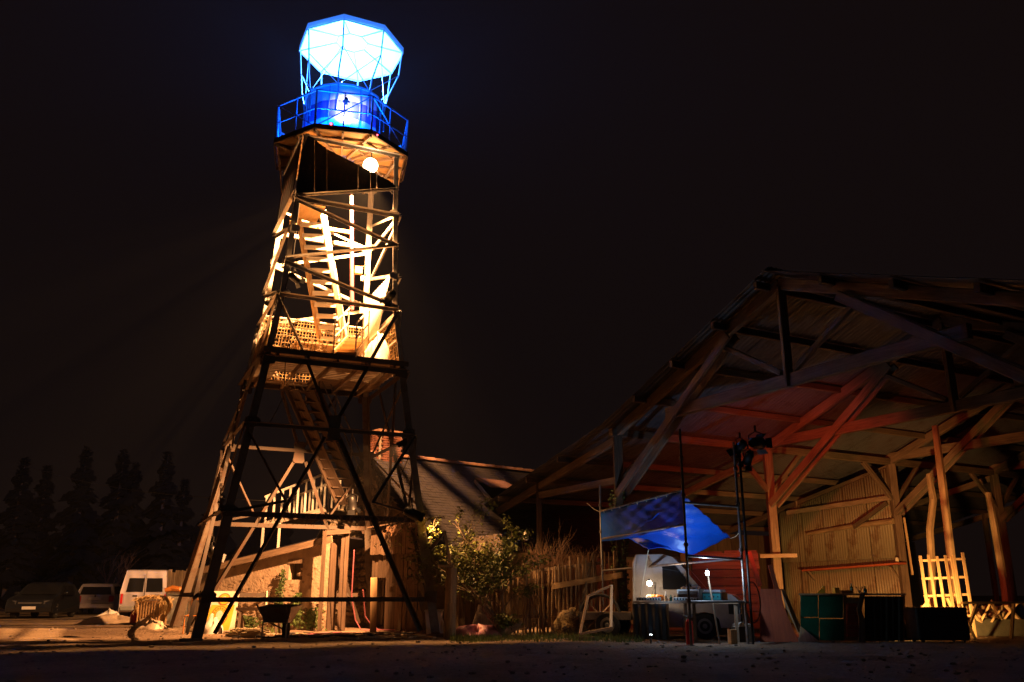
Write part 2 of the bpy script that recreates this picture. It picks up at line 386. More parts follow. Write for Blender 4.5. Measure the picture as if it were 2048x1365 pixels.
# ------------------------------------------------------------------ trees behind
def conifer(px, top, Y, label, seed):
    rnd = random.Random(seed); b = gd(px, 1190 + EYE * 1822 / Y); b = V(b.x * Y / b.y, Y, 0); tz = at(px, top, Y).z
    t = thing('conifer_tree', b, label, 'tree', 'dark conifers behind the parked cars')
    MB().tube([b, b + V(0, 0, tz * 0.5), b + V(0, 0, tz)], [tz * 0.022, tz * 0.014, 0.02], 7).build('trunk', 'bark', t)
    mb = MB(); n = int(tz * 60)
    for i in range(n):
        f = rnd.random() ** 0.8; z = tz * (0.08 + 0.92 * f); rad = tz * 0.24 * (1 - f) ** 0.8 * (0.75 + 0.35 * math.sin(f * 46 + seed)) + 0.12
        a = rnd.uniform(0, 6.283); r0 = rad * rnd.uniform(0.2, 0.65); r1 = rad * rnd.uniform(0.8, 1.12); wv = rnd.uniform(0.22, 0.5)
        d = V(math.cos(a), math.sin(a), 0); q = V(-math.sin(a), math.cos(a), 0)
        p0 = b + d * r0 + V(0, 0, z); p1 = b + d * r1 + V(0, 0, z - rad * rnd.uniform(0.15, 0.45))
        k = mb.pts((p0, (p0 + p1) / 2 + q * wv + V(0, 0, .1), p1, (p0 + p1) / 2 - q * wv - V(0, 0, .15))); mb.face((k, k + 1, k + 2, k + 3))
    mb.build('crown', 'conifer', t)
for i, (px, top, Y, lab) in enumerate([
        (5, 915, 62, 'dark conifer cut by the left edge of the picture'), (55, 930, 66, 'short dark conifer second from the left edge'),
        (132, 893, 60, 'broad dark conifer behind the black car'), (210, 898, 62, 'tall twin topped dark conifer behind the white estate car'),
        (238, 925, 64, 'narrow dark conifer close beside the twin topped one'), (303, 903, 60, 'pointed dark conifer standing above the white van'),
        (345, 958, 66, 'low dark conifer right of the pointed one'), (415, 955, 70, 'dark conifer half hidden by the left tower legs')]):
    conifer(px, top, Y, lab, i)
mb = MB(); rs = random.Random(11)
for i in range(1500):
    Y = rs.uniform(66, 84); px = rs.uniform(-120, 560); hgt = rs.uniform(0, 1) ** 1.2 * (5.2 + 1.4 * math.sin(px * 0.05)); p = atz(px, 0.1, Y); a = rs.uniform(0, 3.14); ww = rs.uniform(.5, 1.2)
    d = V(math.cos(a), math.sin(a), 0) * ww; c = V(p.x, Y, hgt)
    k = mb.pts((c - d, c + V(0, 0, -ww), c + d, c + V(0, 0, ww * 1.1))); mb.face((k, k + 1, k + 2, k + 3))
tag(stuff(mb.build('far_wood', 'conifer')), 'black mass of undergrowth and trees closing the yard at left', 'wood')
def bare_tree(name, base, h, seed, mat, label, cat, spread=0.5, n0=4, depth=4, r0=0.06):
    rnd = random.Random(seed); t = thing(name, base, label, cat); mb = MB(); tr = MB()
    def grow(p, d, ln, r, k, m):
        ps = [p]; q = p
        for i in range(3):
            d = (d + V(rnd.uniform(-1, 1), rnd.uniform(-1, 1), rnd.uniform(-.4, .7)) * 0.16).normalized(); q = q + d * ln / 3; ps.append(q)
        m.tube(ps, [r, r * .85, r * .7, r * .5], 5 if k < depth else 6, False)
        if k <= 0: return
        for i in range(rnd.randint(2, 4)):
            e = (d + V(rnd.uniform(-1, 1), rnd.uniform(-1, 1), rnd.uniform(-.2, .8)) * spread).normalized()
            grow(rnd.choice(ps[1:]), e, ln * rnd.uniform(.55, .8), r * .55, k - 1, mb)
    for i in range(n0):
        grow(base.copy(), V(rnd.uniform(-.35, .35), rnd.uniform(-.3, .3), 1).normalized(), h * rnd.uniform(.36, .46), r0, depth, tr)
    tr.build('trunk', mat, t); mb.build('crown', mat, t)
    return t
bare_tree('bare_tree', atz(208, 0, 50), 4.3, 5, 'twig', 'leafless young tree between the black car and the estate car', 'tree', 0.5, 2, 5, 0.07)
# overhead wire
p0, p1 = at(30, 925, 52), at(600, 1005, 30)
tag(MB().tube([lerp(p0, p1, i / 12) - V(0, 0, 0.5 * math.sin(math.pi * i / 12)) for i in range(13)], 0.012, 5).build('overhead_wire', 'cable_dark'), 'thin overhead wire sagging from the trees to the tower', 'wire')

# ------------------------------------------------------------------ lattice tower
TH = 0.4292; UX = V(math.cos(TH), math.sin(TH), 0); VX = V(-math.sin(TH), math.cos(TH), 0)
LV = [(0, 2.71), (2.677, 2.307), (4.737, 1.992), (6.413, 1.752), (8.10, 1.514), (10.812, 1.375), (12.70, 1.30)]
def half(z):
    for (a, sa), (b, sb) in zip(LV, LV[1:]):
        if z <= b: return sa + (sb - sa) * (z - a) / (b - a)
    return LV[-1][1]
def axis(z): return V(-5.062 + 0.029 * (z - 6), 22.508 + 0.001 * (z - 6), z)
SG = {1: (-1, -1), 2: (1, -1), 3: (-1, 1), 4: (1, 1)}
def leg(k, z): s = half(z); a, b = SG[k]; return axis(z) + UX * s * a + VX * s * b
ZB, ZL, ZM, ZP, ZR, ZT, ZTOP = 0.0, 2.677, 4.737, 6.413, 8.10, 10.812, 12.70
tower = thing('lattice_tower', axis(0), 'tall four legged steel lattice tower with a lit staircase inside', 'tower')
for k in (1, 2, 3, 4):
    mb = MB(); sx, sy = SG[k]; inw = (-UX * sx - VX * sy).normalized()
    zs = [-0.05] + [z for z, _ in LV[1:]]
    for i in range(len(zs) - 1):
        p, q = leg(k, zs[i]), leg(k, zs[i + 1]); wd = 0.21 if i < 1 else 0.17 if i < 3 else 0.13
        for dr in (-UX * sx, -VX * sy):                                          # two flanges of the corner angle
            nrm = (-VX * sy if abs(dr.dot(UX)) > .5 else -UX * sx) * 0.014
            kk = mb.pts((p, p + dr * wd, q + dr * wd, q, p + nrm, p + nrm + dr * wd, q + nrm + dr * wd, q + nrm))
            ln = (q - p).length; U = [(0, 0), (0, wd), (ln, wd), (ln, 0)]
            for fc in ((0, 1, 2, 3), (7, 6, 5, 4), (1, 5, 6, 2), (0, 3, 7, 4), (0, 4, 5, 1), (3, 2, 6, 7)): mb.face([kk + j for j in fc], U)
        if i == 2: mb.build('leg', 'shaded_leg_steel', tower); mb = MB()
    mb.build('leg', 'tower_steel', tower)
    f = leg(k, 0); MB().box(f + V(0, 0, 0.0), (0.42, 0.42, 0.10), TH).build('footing', 'mortar', tower)
def brace(p, q, wd=0.075, off=0.0, name='brace', mat='tower_steel'):
    p, q = Vector(p), Vector(q); mat = 'shaded_steel' if max(p.z, q.z) < ZP + .02 else mat; c = (p + q) / 2; out = c - axis(c.z); out.z = 0; out.normalize()
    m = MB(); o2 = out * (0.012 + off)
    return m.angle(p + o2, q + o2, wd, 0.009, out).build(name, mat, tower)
FACES = [(1, 2), (1, 3), (2, 4), (3, 4)]
for a, b in FACES:
    for z, wd in ((0.86, .10), (ZL, .11), (ZM, .09), (ZP, .13), (ZR, .09), (ZT, .11), (12.62, .09)):
        brace(leg(a, z), leg(b, z), wd)
# zigzag of the upper shaft, wound the same way round all four faces
for a, b in ((1, 2), (3, 1), (2, 4), (4, 3)):
    brace(leg(a, ZT - .06), leg(b, 9.9), .085, .012); brace(leg(b, 9.86), leg(a, 9.02), .085, .012); brace(leg(a, 8.98), leg(b, ZR + .06), .085, .012)
    if (a, b) != (3, 1): brace(leg(a, ZT + .05), leg(b, 11.6), .07, .012)
for a, b in FACES:
    e = lambda z, t: lerp(leg(a, z), leg(b, z), t)
    g = e(ZM, .5)
    for t, lg in ((.30, a), (.72, b)):
        brace(leg(lg, ZR - .06), e(ZP + .03, t), .07, .02)
        brace(e(ZP - .05, t), lerp(g, e(ZP, t), .12), .07, .02)
        te = .09 if t < .5 else .91; low = e(0.9, te); mid = lerp(g, low, .46)
        brace(lerp(g, low, .07), e(0.12, te), .09, .02)
        brace(leg(lg, ZM - .05), mid, .055, .03); brace(leg(lg, ZL - .02), mid, .055, .03)
    out = (g - axis(ZM)); out.z = 0; out.normalize(); sd = out.cross(V(0, 0, 1))
    m = MB(); g2 = g + out * 0.05
    m.prism([g2 + sd * x + V(0, 0, y) for x, y in ((-.16, .24), (-.11, .30), (.11, .30), (.16, .24), (.13, 0), (.16, -.24), (.11, -.30), (-.11, -.30), (-.16, -.24), (-.13, 0))], out * 0.012)
    m.build('gusset_plate', 'shaded_steel', tower)
for a, b in ((1, 3), (2, 4)):
    brace(leg(a, ZP - .08), leg(b, ZM + .05), .06, .045); brace(leg(b, ZM - .05), leg(a, ZL + .05), .06, .045)

# node plates with bolt heads where rings and braces meet the legs
for k in (1, 2, 3, 4):
    sx, sy = SG[k]
    for z in (0.86, ZL, ZM, ZP - .1, ZR, 9.0, 9.9, ZT):
        for dr, nr in ((-UX * sx, VX * sy), (-VX * sy, UX * sx)):
            c = leg(k, z) + dr * .13 + nr * .03; hw, hh = (.15, .13) if z < 7 else (.11, .10); m = MB()
            m.prism([c - dr * hw - V(0, 0, hh), c + dr * hw * .9 - V(0, 0, hh * .7), c + dr * hw + V(0, 0, hh * .5), c + dr * hw * .5 + V(0, 0, hh), c - dr * hw + V(0, 0, hh)], nr * .010)
            m.build('node_plate', 'shaded_steel' if z < ZP else 'tower_steel', tower)
            for bx_, bz_ in ((-.09, -.07), (-.09, .07), (.06, -.03), (.05, .05)):
                MB().lathe([(.014, 0), (.014, .012)], c + dr * bx_ + V(0, 0, bz_) + nr * .012, 6, M=nr.to_track_quat('Z', 'Y').to_matrix()).build('bolt', 'shaded_leg_steel', tower) if z in (ZL, ZM) else None
# platform of planks inside the legs
pl = thing('plank_platform', axis(ZP), 'plank platform halfway up the tower fenced with wire netting', 'platform')
s0 = half(ZP) + 0.05; zc = ZP + 0.16; n = 19; pw = 2 * s0 / n
ST = (-1.12, -.10, .28, 1.35)                                                     # stair opening: u from, u to, v from, v to
for i in range(n):
    v = -s0 + pw * (i + .5); cuts = [(-s0, s0)]
    if ST[2] < v < ST[3]: cuts = [(-s0, ST[0]), (ST[1], s0)]
    for u0, u1 in cuts:
        j = random.uniform(-.03, .05)
        MB().beam(axis(zc) + UX * (u0 - j * (u0 == -s0)) + VX * v, axis(zc) + UX * (u1 + j) + VX * v, pw - .022, .045).build('plank', 'old_wood', pl)
for u in (-1.45, -.72, .0, .72, 1.45):
    segs = [(-s0, s0)] if not ST[0] < u < ST[1] else [(-s0, ST[2]), (ST[3], s0)]
    for a, b in segs: MB().beam(axis(zc - .085) + UX * u + VX * a, axis(zc - .085) + UX * u + VX * b, .07, .12).build('joist', 'old_wood', pl)
MB().beam(axis(zc - .02) + UX * -s0 + VX * (-s0 - .03), axis(zc - .02) + UX * s0 + VX * (-s0 - .03), .05, .13).build('edge_board', 'dark_wood', pl)
# netting round the platform
def netting(P00, P10, P01, P11, cell, parent, sag=0.015, r=0.009, seed=0):
    mb = MB(); rnd = random.Random(seed); nu = max(2, int((P10 - P00).length / cell)); nv = max(2, int((P01 - P00).length / cell))
    g = [[lerp(lerp(P00, P10, i / nu), lerp(P01, P11, i / nu), j / nv) + V(rnd.uniform(-1, 1), rnd.uniform(-1, 1), rnd.uniform(-1, 1)) * sag for j in range(nv + 1)] for i in range(nu + 1)]
    for i in range(nu + 1): mb.tube([g[i][j] for j in range(nv + 1)], r, 4, False)
    for j in range(nv + 1): mb.tube([g[i][j] for i in range(nu + 1)], r * .9, 4, False)
    return stuff(mb.build('wire_netting', 'net_cord', parent))
for q, (a, b) in enumerate(((3, 4), (2, 4), (1, 2), (1, 3))):
    hh = {0: 1.75, 1: 1.25, 2: .40, 3: .6}[q]; ins = .06
    c0 = axis(ZP + .2); A0 = lerp(leg(a, ZP + .2), c0, ins); B0 = lerp(leg(b, ZP + .2), c0, ins)
    c1 = axis(ZP + .2 + hh); A1 = lerp(leg(a, ZP + .2 + hh), c1, ins); B1 = lerp(leg(b, ZP + .2 + hh), c1, ins)
    if q == 2: B0, B1 = lerp(A0, B0, .42), lerp(A1, B1, .42)
    netting(A0, B0, A1, B1, .095, pl, seed=q, r=.011)
    if q != 2:
        MB().tube([A1, B1], .03, 7).build('hand_rail', 'white_wood', pl)
        MB().tube([lerp(A0, A1, .5), lerp(B0, B1, .5)], .025, 7).build('middle_rail', 'white_wood', pl)
c0, c1 = axis(ZP + .2), axis(ZP + 1.2)
m = MB(); a0, b0, a1, b1 = lerp(leg(1, ZP + .2), c0, .03), lerp(leg(3, ZP + .2), c0, .03), lerp(leg(1, ZP + 1.2), c1, .03), lerp(leg(3, ZP + 1.2), c1, .03)
m.prism([lerp(a0, b0, .12), b0, b1, lerp(a1, b1, .3)], UX * .018).build('side_board', 'plywood', pl)
# things lying on or hung in the platform
def drape(name, c, r, h, mat, label, cat, seed, group=None, n=18, m=8):
    rnd = random.Random(seed); mb = MB(); c = Vector(c); ph = [rnd.uniform(0, 6) for _ in range(6)]
    rx, ry = r
    for i in range(m + 1):
        f = i / m
        for q in range(n):
            a = 2 * math.pi * q / n; rr = (1 - (1 - f) ** 1.6) if i else 0.02
            wv = 1 + .17 * math.sin(2 * a + ph[0]) + .14 * math.sin(5 * a + ph[1] + f * 3) + .09 * math.sin(9 * a + ph[2]) + rnd.uniform(-.06, .06)
            z = h * (1 - f ** 1.7) * (1 + .34 * math.sin(2 * a + ph[3]) + .22 * math.sin(3 * a + ph[4] + 2 * f) + rnd.uniform(-.10, .10)) + .06 * h * math.sin(7 * a + 9 * f)
            mb.pts([c + V(rx * rr * wv * math.cos(a), ry * rr * wv * math.sin(a), max(z, 0.005))])
    for i in range(m):
        for q in range(n): q2 = (q + 1) % n; mb.face((i * n + q, (i + 1) * n + q, (i + 1) * n + q2, i * n + q2))
    mb.face(range(n))
    return tag(mb.build(name, mat, smooth=True), label, cat, group)
p = axis(ZP + .19) + UX * 1.15 + VX * -1.1
drape('cloth_bundle', p, (.30, .26), .62, 'white_cloth', 'bright white cloth bundle in the right corner of the plank platform', 'cloth', 4)
def corrugated(P00, P10, P01, P11, pitch, depth, nrm, name, mat, parent, thick=True):
    """sheet from bottom edge P00-P10 to top edge P01-P11 with ribs running up"""
    mb = MB(); L_ = (P10 - P00).length; n = max(4, int(L_ / pitch) * 4)
    for i in range(n + 1):
        t = i / n; d = math.sin(t * L_ / pitch * 2 * math.pi) * depth
        mb.pts((lerp(P00, P10, t) + nrm * d, lerp(P01, P11, t) + nrm * d))
    for i in range(n): k = 2 * i; mb.face((k, k + 2, k + 3, k + 1))
    return mb.build(name, mat, parent, smooth=True, solid=.004 if thick else 0)
p00, p10 = lerp(leg(2, 8.0), leg(4, 8.0), .05) - UX * .08, lerp(leg(2, 8.0), leg(4, 8.0), .93) - UX * .08
tag(corrugated(lerp(leg(2, 7.55), leg(4, 7.55), .62) - UX * .1, lerp(leg(2, 7.3), leg(4, 7.3), .98) - UX * .1, lerp(leg(2, 9.15), leg(4, 9.15), .12) - UX * .1, lerp(leg(2, 9.15), leg(4, 9.15), .95) - UX * .1, .10, .018, UX, 'corrugated_sheet', 'white_sheet', None),
    'white corrugated sheet fixed to the right side of the tower', 'sheet')
tag(MB().tube([at(703, 392, 22.7), at(704, 620, 22.7)], .055, 10).build('drain_pipe', 'cable_pink'), 'dull purple pipe hanging upright in the middle of the tower', 'pipe')

# floodlights clamped to the tower
def par_can(loc, aim, label, scale=1.0, name='stage_light', group='black stage lights', mat='black_metal', face='black_plastic'):
    loc = Vector(loc); t = thing(name, loc, label, 'stage light', group)
    d = (Vector(aim) - loc).normalized(); M = d.to_track_quat('Z', 'Y').to_matrix(); s = scale
    MB().lathe([(.05 * s, -.16 * s), (.085 * s, -.13 * s), (.10 * s, .0), (.105 * s, .15 * s), (.112 * s, .155 * s), (.095 * s, .155 * s), (.092 * s, .12 * s), (.0, .11 * s)], loc, 14, M=M).build('housing', mat, t, smooth=True)
    sd = M @ V(1, 0, 0); up = V(0, 0, 1)
    MB().tube([loc + sd * .12 * s, loc + sd * .13 * s + up * .14 * s, loc + up * .20 * s, loc - sd * .13 * s + up * .14 * s, loc - sd * .12 * s], .012 * s, 6).build('yoke', mat, t)
    MB().tube([loc + up * .19 * s, loc + up * .30 * s], .02 * s, 6).build('clamp', mat, t)
    m = MB()
    for a in (0, 1.57, 3.14, 4.71):
        q = M @ V(math.cos(a), math.sin(a), 0); tq = M @ V(-math.sin(a), math.cos(a), 0); c = loc + d * .155 * s + q * .105 * s
        m.quad(c - tq * .08 * s, c + tq * .08 * s, c + tq * .09 * s + q * .07 * s + d * .09 * s, c - tq * .09 * s + q * .07 * s + d * .09 * s)
    m.build('barn_door', mat, t)
    return t
par_can(at(588, 555, 20.7), at(700, 640, 22), 'stage light on the front left tower leg above the platform', .95)
par_can(at(540, 607, 22.9), at(700, 640, 22), 'stage light on the rear left tower leg above the platform', .95)
par_can(at(781, 592, 21.5), at(700, 700, 23), 'stage light with hanging cable near the right tower leg', 1.1)
pr = par_can(at(823, 1026, 21.1), V(1.4, 22.0, .9), 'black stage light hung low on the right tower leg', 1.2)
rdv = (V(1.4, 22.0, .9) - W[pr.name]).normalized(); RBL = light('bush_beam', 'SPOT', W[pr.name], 750, (1.0, .47, .16), .06, V(1.4, 21.4, .3), R(84), .6); RBL.location = rdv * .26; RBL.parent = pr
par_can(at(704, 1004, 24.6), at(720, 1200, 26), 'black stage light at the foot of the lower tower stairs', 1.2)
uc = leg(2, 4.62) - UX * .10 + VX * .24
YA = V(-6.9, 24.4, .5); ud = (YA - uc).normalized()
pu = par_can(uc, YA, 'stage light at the right tower leg aimed at the shed wall', .9)
YARD = light('yard_beam', 'SPOT', uc + ud * .2, 8500, (1.0, .43, .15), .05, YA + V(-.9, -.4, 0), R(88), .4); YARD.location = ud * .2; YARD.parent = pu
par_can(at(424, 1104, 21.0), at(520, 1250, 24), 'black stage light low on the left tower legs', 1.2)
t = thing('junction_box', at(717, 546, 23.6), 'small yellow junction box hanging from the rear tower leg', 'box')
MB().box(at(717, 541, 23.6), (.22, .16, .22), .3).build('case', 'plywood', t, bevel=.01); MB().tube([at(717, 536, 23.6), at(727, 533, 23.9), at(733, 530, 24.1)], .018, 6).build('bracket', 'pipe_steel', t)

# stairs
def stair(name, p0, p1, wd, n, across, label, mats, board=.2, rails=None, th=.045, string_h=.2, added_riser=0):
    """open stair from p0 up to p1; across = direction of the treads"""
    p0, p1 = Vector(p0), Vector(p1); t = thing(name, p0, label, 'stairs'); a = across.normalized(); d = p1 - p0; hd = V(d.x, d.y, 0).normalized()
    for s in (-1, 1): MB().beam(p0 + a * s * wd / 2, p1 + a * s * wd / 2, .05, string_h).build('stringer', mats[0], t)
    for i in range(n):
        c = lerp(p0, p1, (i + .5) / n)
        MB().box(c, (wd - .06, board, th), math.atan2(a.y, a.x)).build('tread', mats[1], t)
        if added_riser: nr = V(a.y, -a.x, 0); MB().box(c + nr * (board / 2 - .012) - V(0, 0, added_riser / 2 + th / 2), (wd - .06, .022, added_riser), math.atan2(a.y, a.x)).build('added_riser', mats[1], t)  # strip added under each tread to catch the lamp light
    return t
acr = V(1, .12, 0)
b0, t0 = at(665, 688, 23.15), at(617, 414, 21.8)
st = stair('stair_flight', b0, t0, .64, 12, acr, 'steep upper flight of wooden stairs glaring in the lamp light', ('new_wood', 'white_wood'), .20, th=.04, added_riser=.085)
a = acr.normalized(); d = (t0 - b0).normalized(); upn = a.cross(d).normalized()
if upn.z < 0: upn = -upn
side = a * .36
for q, off in enumerate((.14, .26, .38, .50, .62)):
    MB().tube([b0 + side + upn * off + d * .1, t0 + side + upn * off - d * .05], .013, 5).build('guard_bar', 'white_wood', st)
MB().tube([b0 + side + upn * .78, t0 + side + upn * .78], .028, 7).build('hand_rail', 'white_wood', st)
for f in (.04, .36, .68, .97): c = lerp(b0, t0, f) + side; MB().tube([c, c + upn * .80], .024, 6).build('rail_post', 'white_wood', st)
MB().box(axis(10.72) + UX * -.92 + VX * -.72, (.72, 1.05, .03), TH).build('top_landing', 'plywood', st)
MB().beam(axis(10.66) + UX * -1.25 + VX * -.0, axis(10.66) + UX * .5 + VX * -.0, .06, .10).build('landing_bearer', 'new_wood', st)
MB().box(axis(7.44) + UX * .30 + VX * .72, (2.0, .82, .04), TH).build('lower_landing', 'new_wood', st)
for u in (-.6, 1.2):
    for v in (.4, 1.05): MB().beam(axis(ZP + .18) + UX * u + VX * v, axis(7.42) + UX * u + VX * v, .06, .06).build('landing_post', 'new_wood', st)
q0, q1 = atz(688, ZP + .2, 20.95), atz(716, 7.44, 22.35)
s1 = stair('stair_flight', q0, q1, .55, 6, acr, 'short yellow lit stair flight at the front of the plank platform', ('new_wood', 'new_wood'), .22, th=.04, added_riser=.07)
for s in (-.27, .27):
    for hh in (.45, .85): MB().tube([q0 + a * s + V(0, 0, hh), q1 + a * s + V(0, 0, hh)], .022, 6).build('hand_rail', 'white_wood', s1)
    for f in (.02, .5, .98): c = lerp(q0, q1, f) + a * s; MB().tube([c, c + V(0, 0, .9)], .02, 6).build('rail_post', 'white_wood', s1)
q0, q1 = at(703, 1003, 25.6), at(603, 774, 23.1)
s2 = stair('stair_flight', q0, q1, .82, 12, V(1, .25, 0), 'dark lower stair flight dropping from the platform to the house', ('dark_wood', 'dark_wood'), .26, th=.035)
a2 = V(1, .25, 0).normalized()
m = MB(); n_ = V(0, 0, 1)
for s in (-.41, .41):
    for hh in (.5, .95): MB().tube([q0 + a2 * s + V(0, 0, hh), q1 + a2 * s + V(0, 0, hh * .9)], .02, 6).build('hand_rail', 'grey_wood', s2)
    for f in (.02, .33, .66, .97): c = lerp(q0, q1, f) + a2 * s; MB().tube([c, c + V(0, 0, .95)], .022, 6).build('rail_post', 'grey_wood', s2)
bd = lerp(q0, q1, .5); sl = (q1 - q0)
for s in (-.2, .2): MB().beam(q0 + a2 * s - V(0, 0, .09), q1 + a2 * s - V(0, 0, .09), .33, .022, (0, 0, 1)).build('under_board', 'dark_wood', s2)

# dark sheeting round the top of the shaft
fn = VX * -1; P0 = leg(1, ZT) + fn * .07
def fr(px, py): return hit(px, py, P0 + (axis(12).x - axis(ZT).x) * V(0, 0, 0), V(-VX.x, -VX.y, 0.03).normalized())
poly = [(590, 386), (793, 379), (790, 367), (706, 324), (650, 296), (618, 268), (604, 300)]
hood = thing('wind_screen', leg(1, ZT), 'dark corrugated wind screen with a slanted top under the round deck', 'screen')
# strips side by side with thin slits between them
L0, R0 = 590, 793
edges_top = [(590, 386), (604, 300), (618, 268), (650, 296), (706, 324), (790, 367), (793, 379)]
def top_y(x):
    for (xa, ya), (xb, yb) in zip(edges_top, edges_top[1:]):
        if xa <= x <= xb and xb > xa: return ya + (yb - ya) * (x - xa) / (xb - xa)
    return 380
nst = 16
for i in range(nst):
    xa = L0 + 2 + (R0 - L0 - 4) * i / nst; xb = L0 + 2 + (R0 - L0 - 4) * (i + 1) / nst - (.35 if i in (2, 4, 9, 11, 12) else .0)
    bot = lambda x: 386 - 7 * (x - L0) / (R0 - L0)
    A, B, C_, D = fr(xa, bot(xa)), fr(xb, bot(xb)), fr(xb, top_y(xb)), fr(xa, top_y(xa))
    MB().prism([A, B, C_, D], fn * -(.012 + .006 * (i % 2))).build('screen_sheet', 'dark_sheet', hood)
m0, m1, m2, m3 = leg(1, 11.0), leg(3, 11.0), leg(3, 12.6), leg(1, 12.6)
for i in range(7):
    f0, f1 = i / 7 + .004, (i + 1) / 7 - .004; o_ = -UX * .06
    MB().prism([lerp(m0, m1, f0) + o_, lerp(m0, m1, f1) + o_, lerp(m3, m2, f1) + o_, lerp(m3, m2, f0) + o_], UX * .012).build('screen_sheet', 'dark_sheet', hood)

# octagonal deck
ZD = 12.76; DC = axis(ZD); view = V(-DC.x, -DC.y, 0).normalized(); a0 = math.atan2(view.y, view.x)
def oct_(r, z, k, c=None, rot=0.0): c = c or DC; a = a0 + rot + R(22.5 + 45 * k); return V(c.x + r * math.cos(a), c.y + r * math.sin(a), z)
deck = thing('octagonal_deck', DC, 'octagonal wooden deck with blue lit railing near the tower top', 'deck')
RD = 1.93
for k in range(8):
    A, B = oct_(RD, ZD, k), oct_(RD, ZD, k + 1); a_, b_ = oct_(.42, ZD, k), oct_(.42, ZD, k + 1)
    c = (A + B + a_ + b_) / 4
    MB().prism([lerp(x, c, .012) for x in (A, B, b_, a_)], V(0, 0, .03)).build('deck_board', 'plywood', deck)
    MB().beam(oct_(RD + .03, ZD + .03, k), oct_(RD + .03, ZD + .03, k + 1), .05, .14).build('edge_beam', 'dark_wood', deck)
    MB().beam(oct_(RD, ZD - .05, k), oct_(.4, ZD - .05, k), .06, .10).build('joist', 'old_wood', deck)
    MB().beam(lerp(A, B, .5) - V(0, 0, .04), lerp(a_, b_, .5) - V(0, 0, .04), .05, .07).build('joist', 'old_wood', deck)
    for rr in (.95, 1.5): MB().beam(oct_(rr, ZD - .035, k), oct_(rr, ZD - .035, k + 1), .04, .05).build('noggin', 'old_wood', deck)
    P, Q = oct_(RD, ZD + .05, k), oct_(RD, ZD + .05, k + 1); h1 = V(0, 0, 1.08)
    MB().tube([P, P + h1], .03, 7).build('rail_post', 'rail_paint', deck)
    MB().tube([P + h1, Q + h1], .028, 7).build('hand_rail', 'rail_paint', deck)
    MB().tube([P + h1 * .5, Q + h1 * .5], .018, 6).build('middle_rail', 'rail_paint', deck)
    MB().tube([P, Q + h1] if k % 2 else [P + h1, Q], .016, 6).build('rail_brace', 'rail_paint', deck)
    M_ = lerp(P, Q, .5); MB().tube([M_, M_ + h1], .02, 6).build('rail_post', 'rail_paint', deck)
# plywood skirts hanging under the deck
def skirt(k, h0, h1, f0=0.0, f1=1.0):
    A, B = lerp(oct_(RD - .04, ZD - .02, k), oct_(RD - .04, ZD - .02, k + 1), f0), lerp(oct_(RD - .04, ZD - .02, k), oct_(RD - .04, ZD - .02, k + 1), f1)
    inn = (DC - (A + B) / 2); inn.z = 0; inn.normalize()
    MB().prism([A, B, B - V(0, 0, h1) + inn * .12, A - V(0, 0, h0) + inn * .12], inn * .018).build('skirt_board', 'plywood', deck)
for k, h0, h1 in ((5, .80, .55), (1, .62, .85)): skirt(k, h0, h1)

# drum cabin
drum = thing('drum_cabin', DC + V(0, 0, .04), 'round cabin with blue and white bands on the octagonal deck', 'cabin')
RC = 1.09; zb = [ZD + .04, 13.30, 13.58, 14.10, 14.55]; mt = ['drum_blue', 'drum_white', 'drum_blue', 'drum_white']
for i in range(4):
    m = MB(); m.lathe([(RC, zb[i] - zb[0]), (RC + .004 * i, zb[i + 1] - zb[0] - .004)], V(DC.x, DC.y, zb[0]), 16); m.build('drum_band', mt[i], drum)
m = MB(); m.lathe([(RC + .05, 0), (RC + .05, .05), (RC - .02, .07), (.2, .12)], V(DC.x, DC.y, 14.55), 16); m.build('rim', 'drum_white', drum)
for k in range(8):
    A = oct_(RC + .012, ZD + .05, k); MB().tube([A, V(A.x, A.y, 14.54)], .016, 6).build('rib', 'rail_paint', drum)

# canopy
can = thing('light_canopy', DC + V(0, 0, 14.6 - ZD), 'octagonal white canopy glowing blue white on top of the tower', 'canopy')
ZC = 16.38; RCN = 1.52; crot = R(12.5)
cc = axis(ZC)
def oc(r, z, k): return oct_(r, z, k, cc, crot)
for k in range(8):
    A, B, a_, b_ = oc(RCN, ZC, k), oc(RCN, ZC, k + 1), oc(.46, ZC + .30, k), oc(.46, ZC + .30, k + 1)
    MB().quad(A, B, b_, a_).build('canopy_panel', 'canopy_cloth', can)
    A2, B2 = oc(RCN + .02, ZC + .16, k), oc(RCN + .02, ZC + .16, k + 1)
    MB().quad(oc(RCN + .02, ZC - .04, k), oc(RCN + .02, ZC - .04, k + 1), B2, A2).build('fascia', 'canopy_cloth', can)
    MB().tube([A - V(0, 0, .03), B - V(0, 0, .03)], .018, 6).build('ring_bar', 'rail_paint', can)
    MB().tube([oc(RCN - .03, ZC - .02, k), oc(.46, ZC + .27, k)], .012, 6).build('rafter_bar', 'rail_paint', can)
    MB().tube([a_ - V(0, 0, .02), b_ - V(0, 0, .02)], .014, 6).build('ring_bar', 'rail_paint', can)
    base = oct_(RC + .06, 13.75, k, None, crot); mid = oct_(RC + .16, 14.9, k, None, crot)
    cv = [base, oct_(RC + .05, 14.35, k, None, crot), mid, oct_(RC + .34, 15.6, k, cc, crot), oc(RCN - .02, ZC - .02, k)]
    MB().tube(cv, .022, 7).build('curved_post', 'rail_paint', can)
    nx = oct_(RC + .16, 14.9, k + 1, None, crot); tp = oct_(RC + .34, 15.6, k + 1, cc, crot)
    MB().tube([base + V(0, 0, .8), tp], .011, 5).build('tie_rod', 'rail_paint', can)
    MB().tube([oct_(RC + .06, 14.55, k + 1, None, crot), oct_(RC + .34, 15.6, k, cc, crot)], .011, 5).build('tie_rod', 'rail_paint', can)
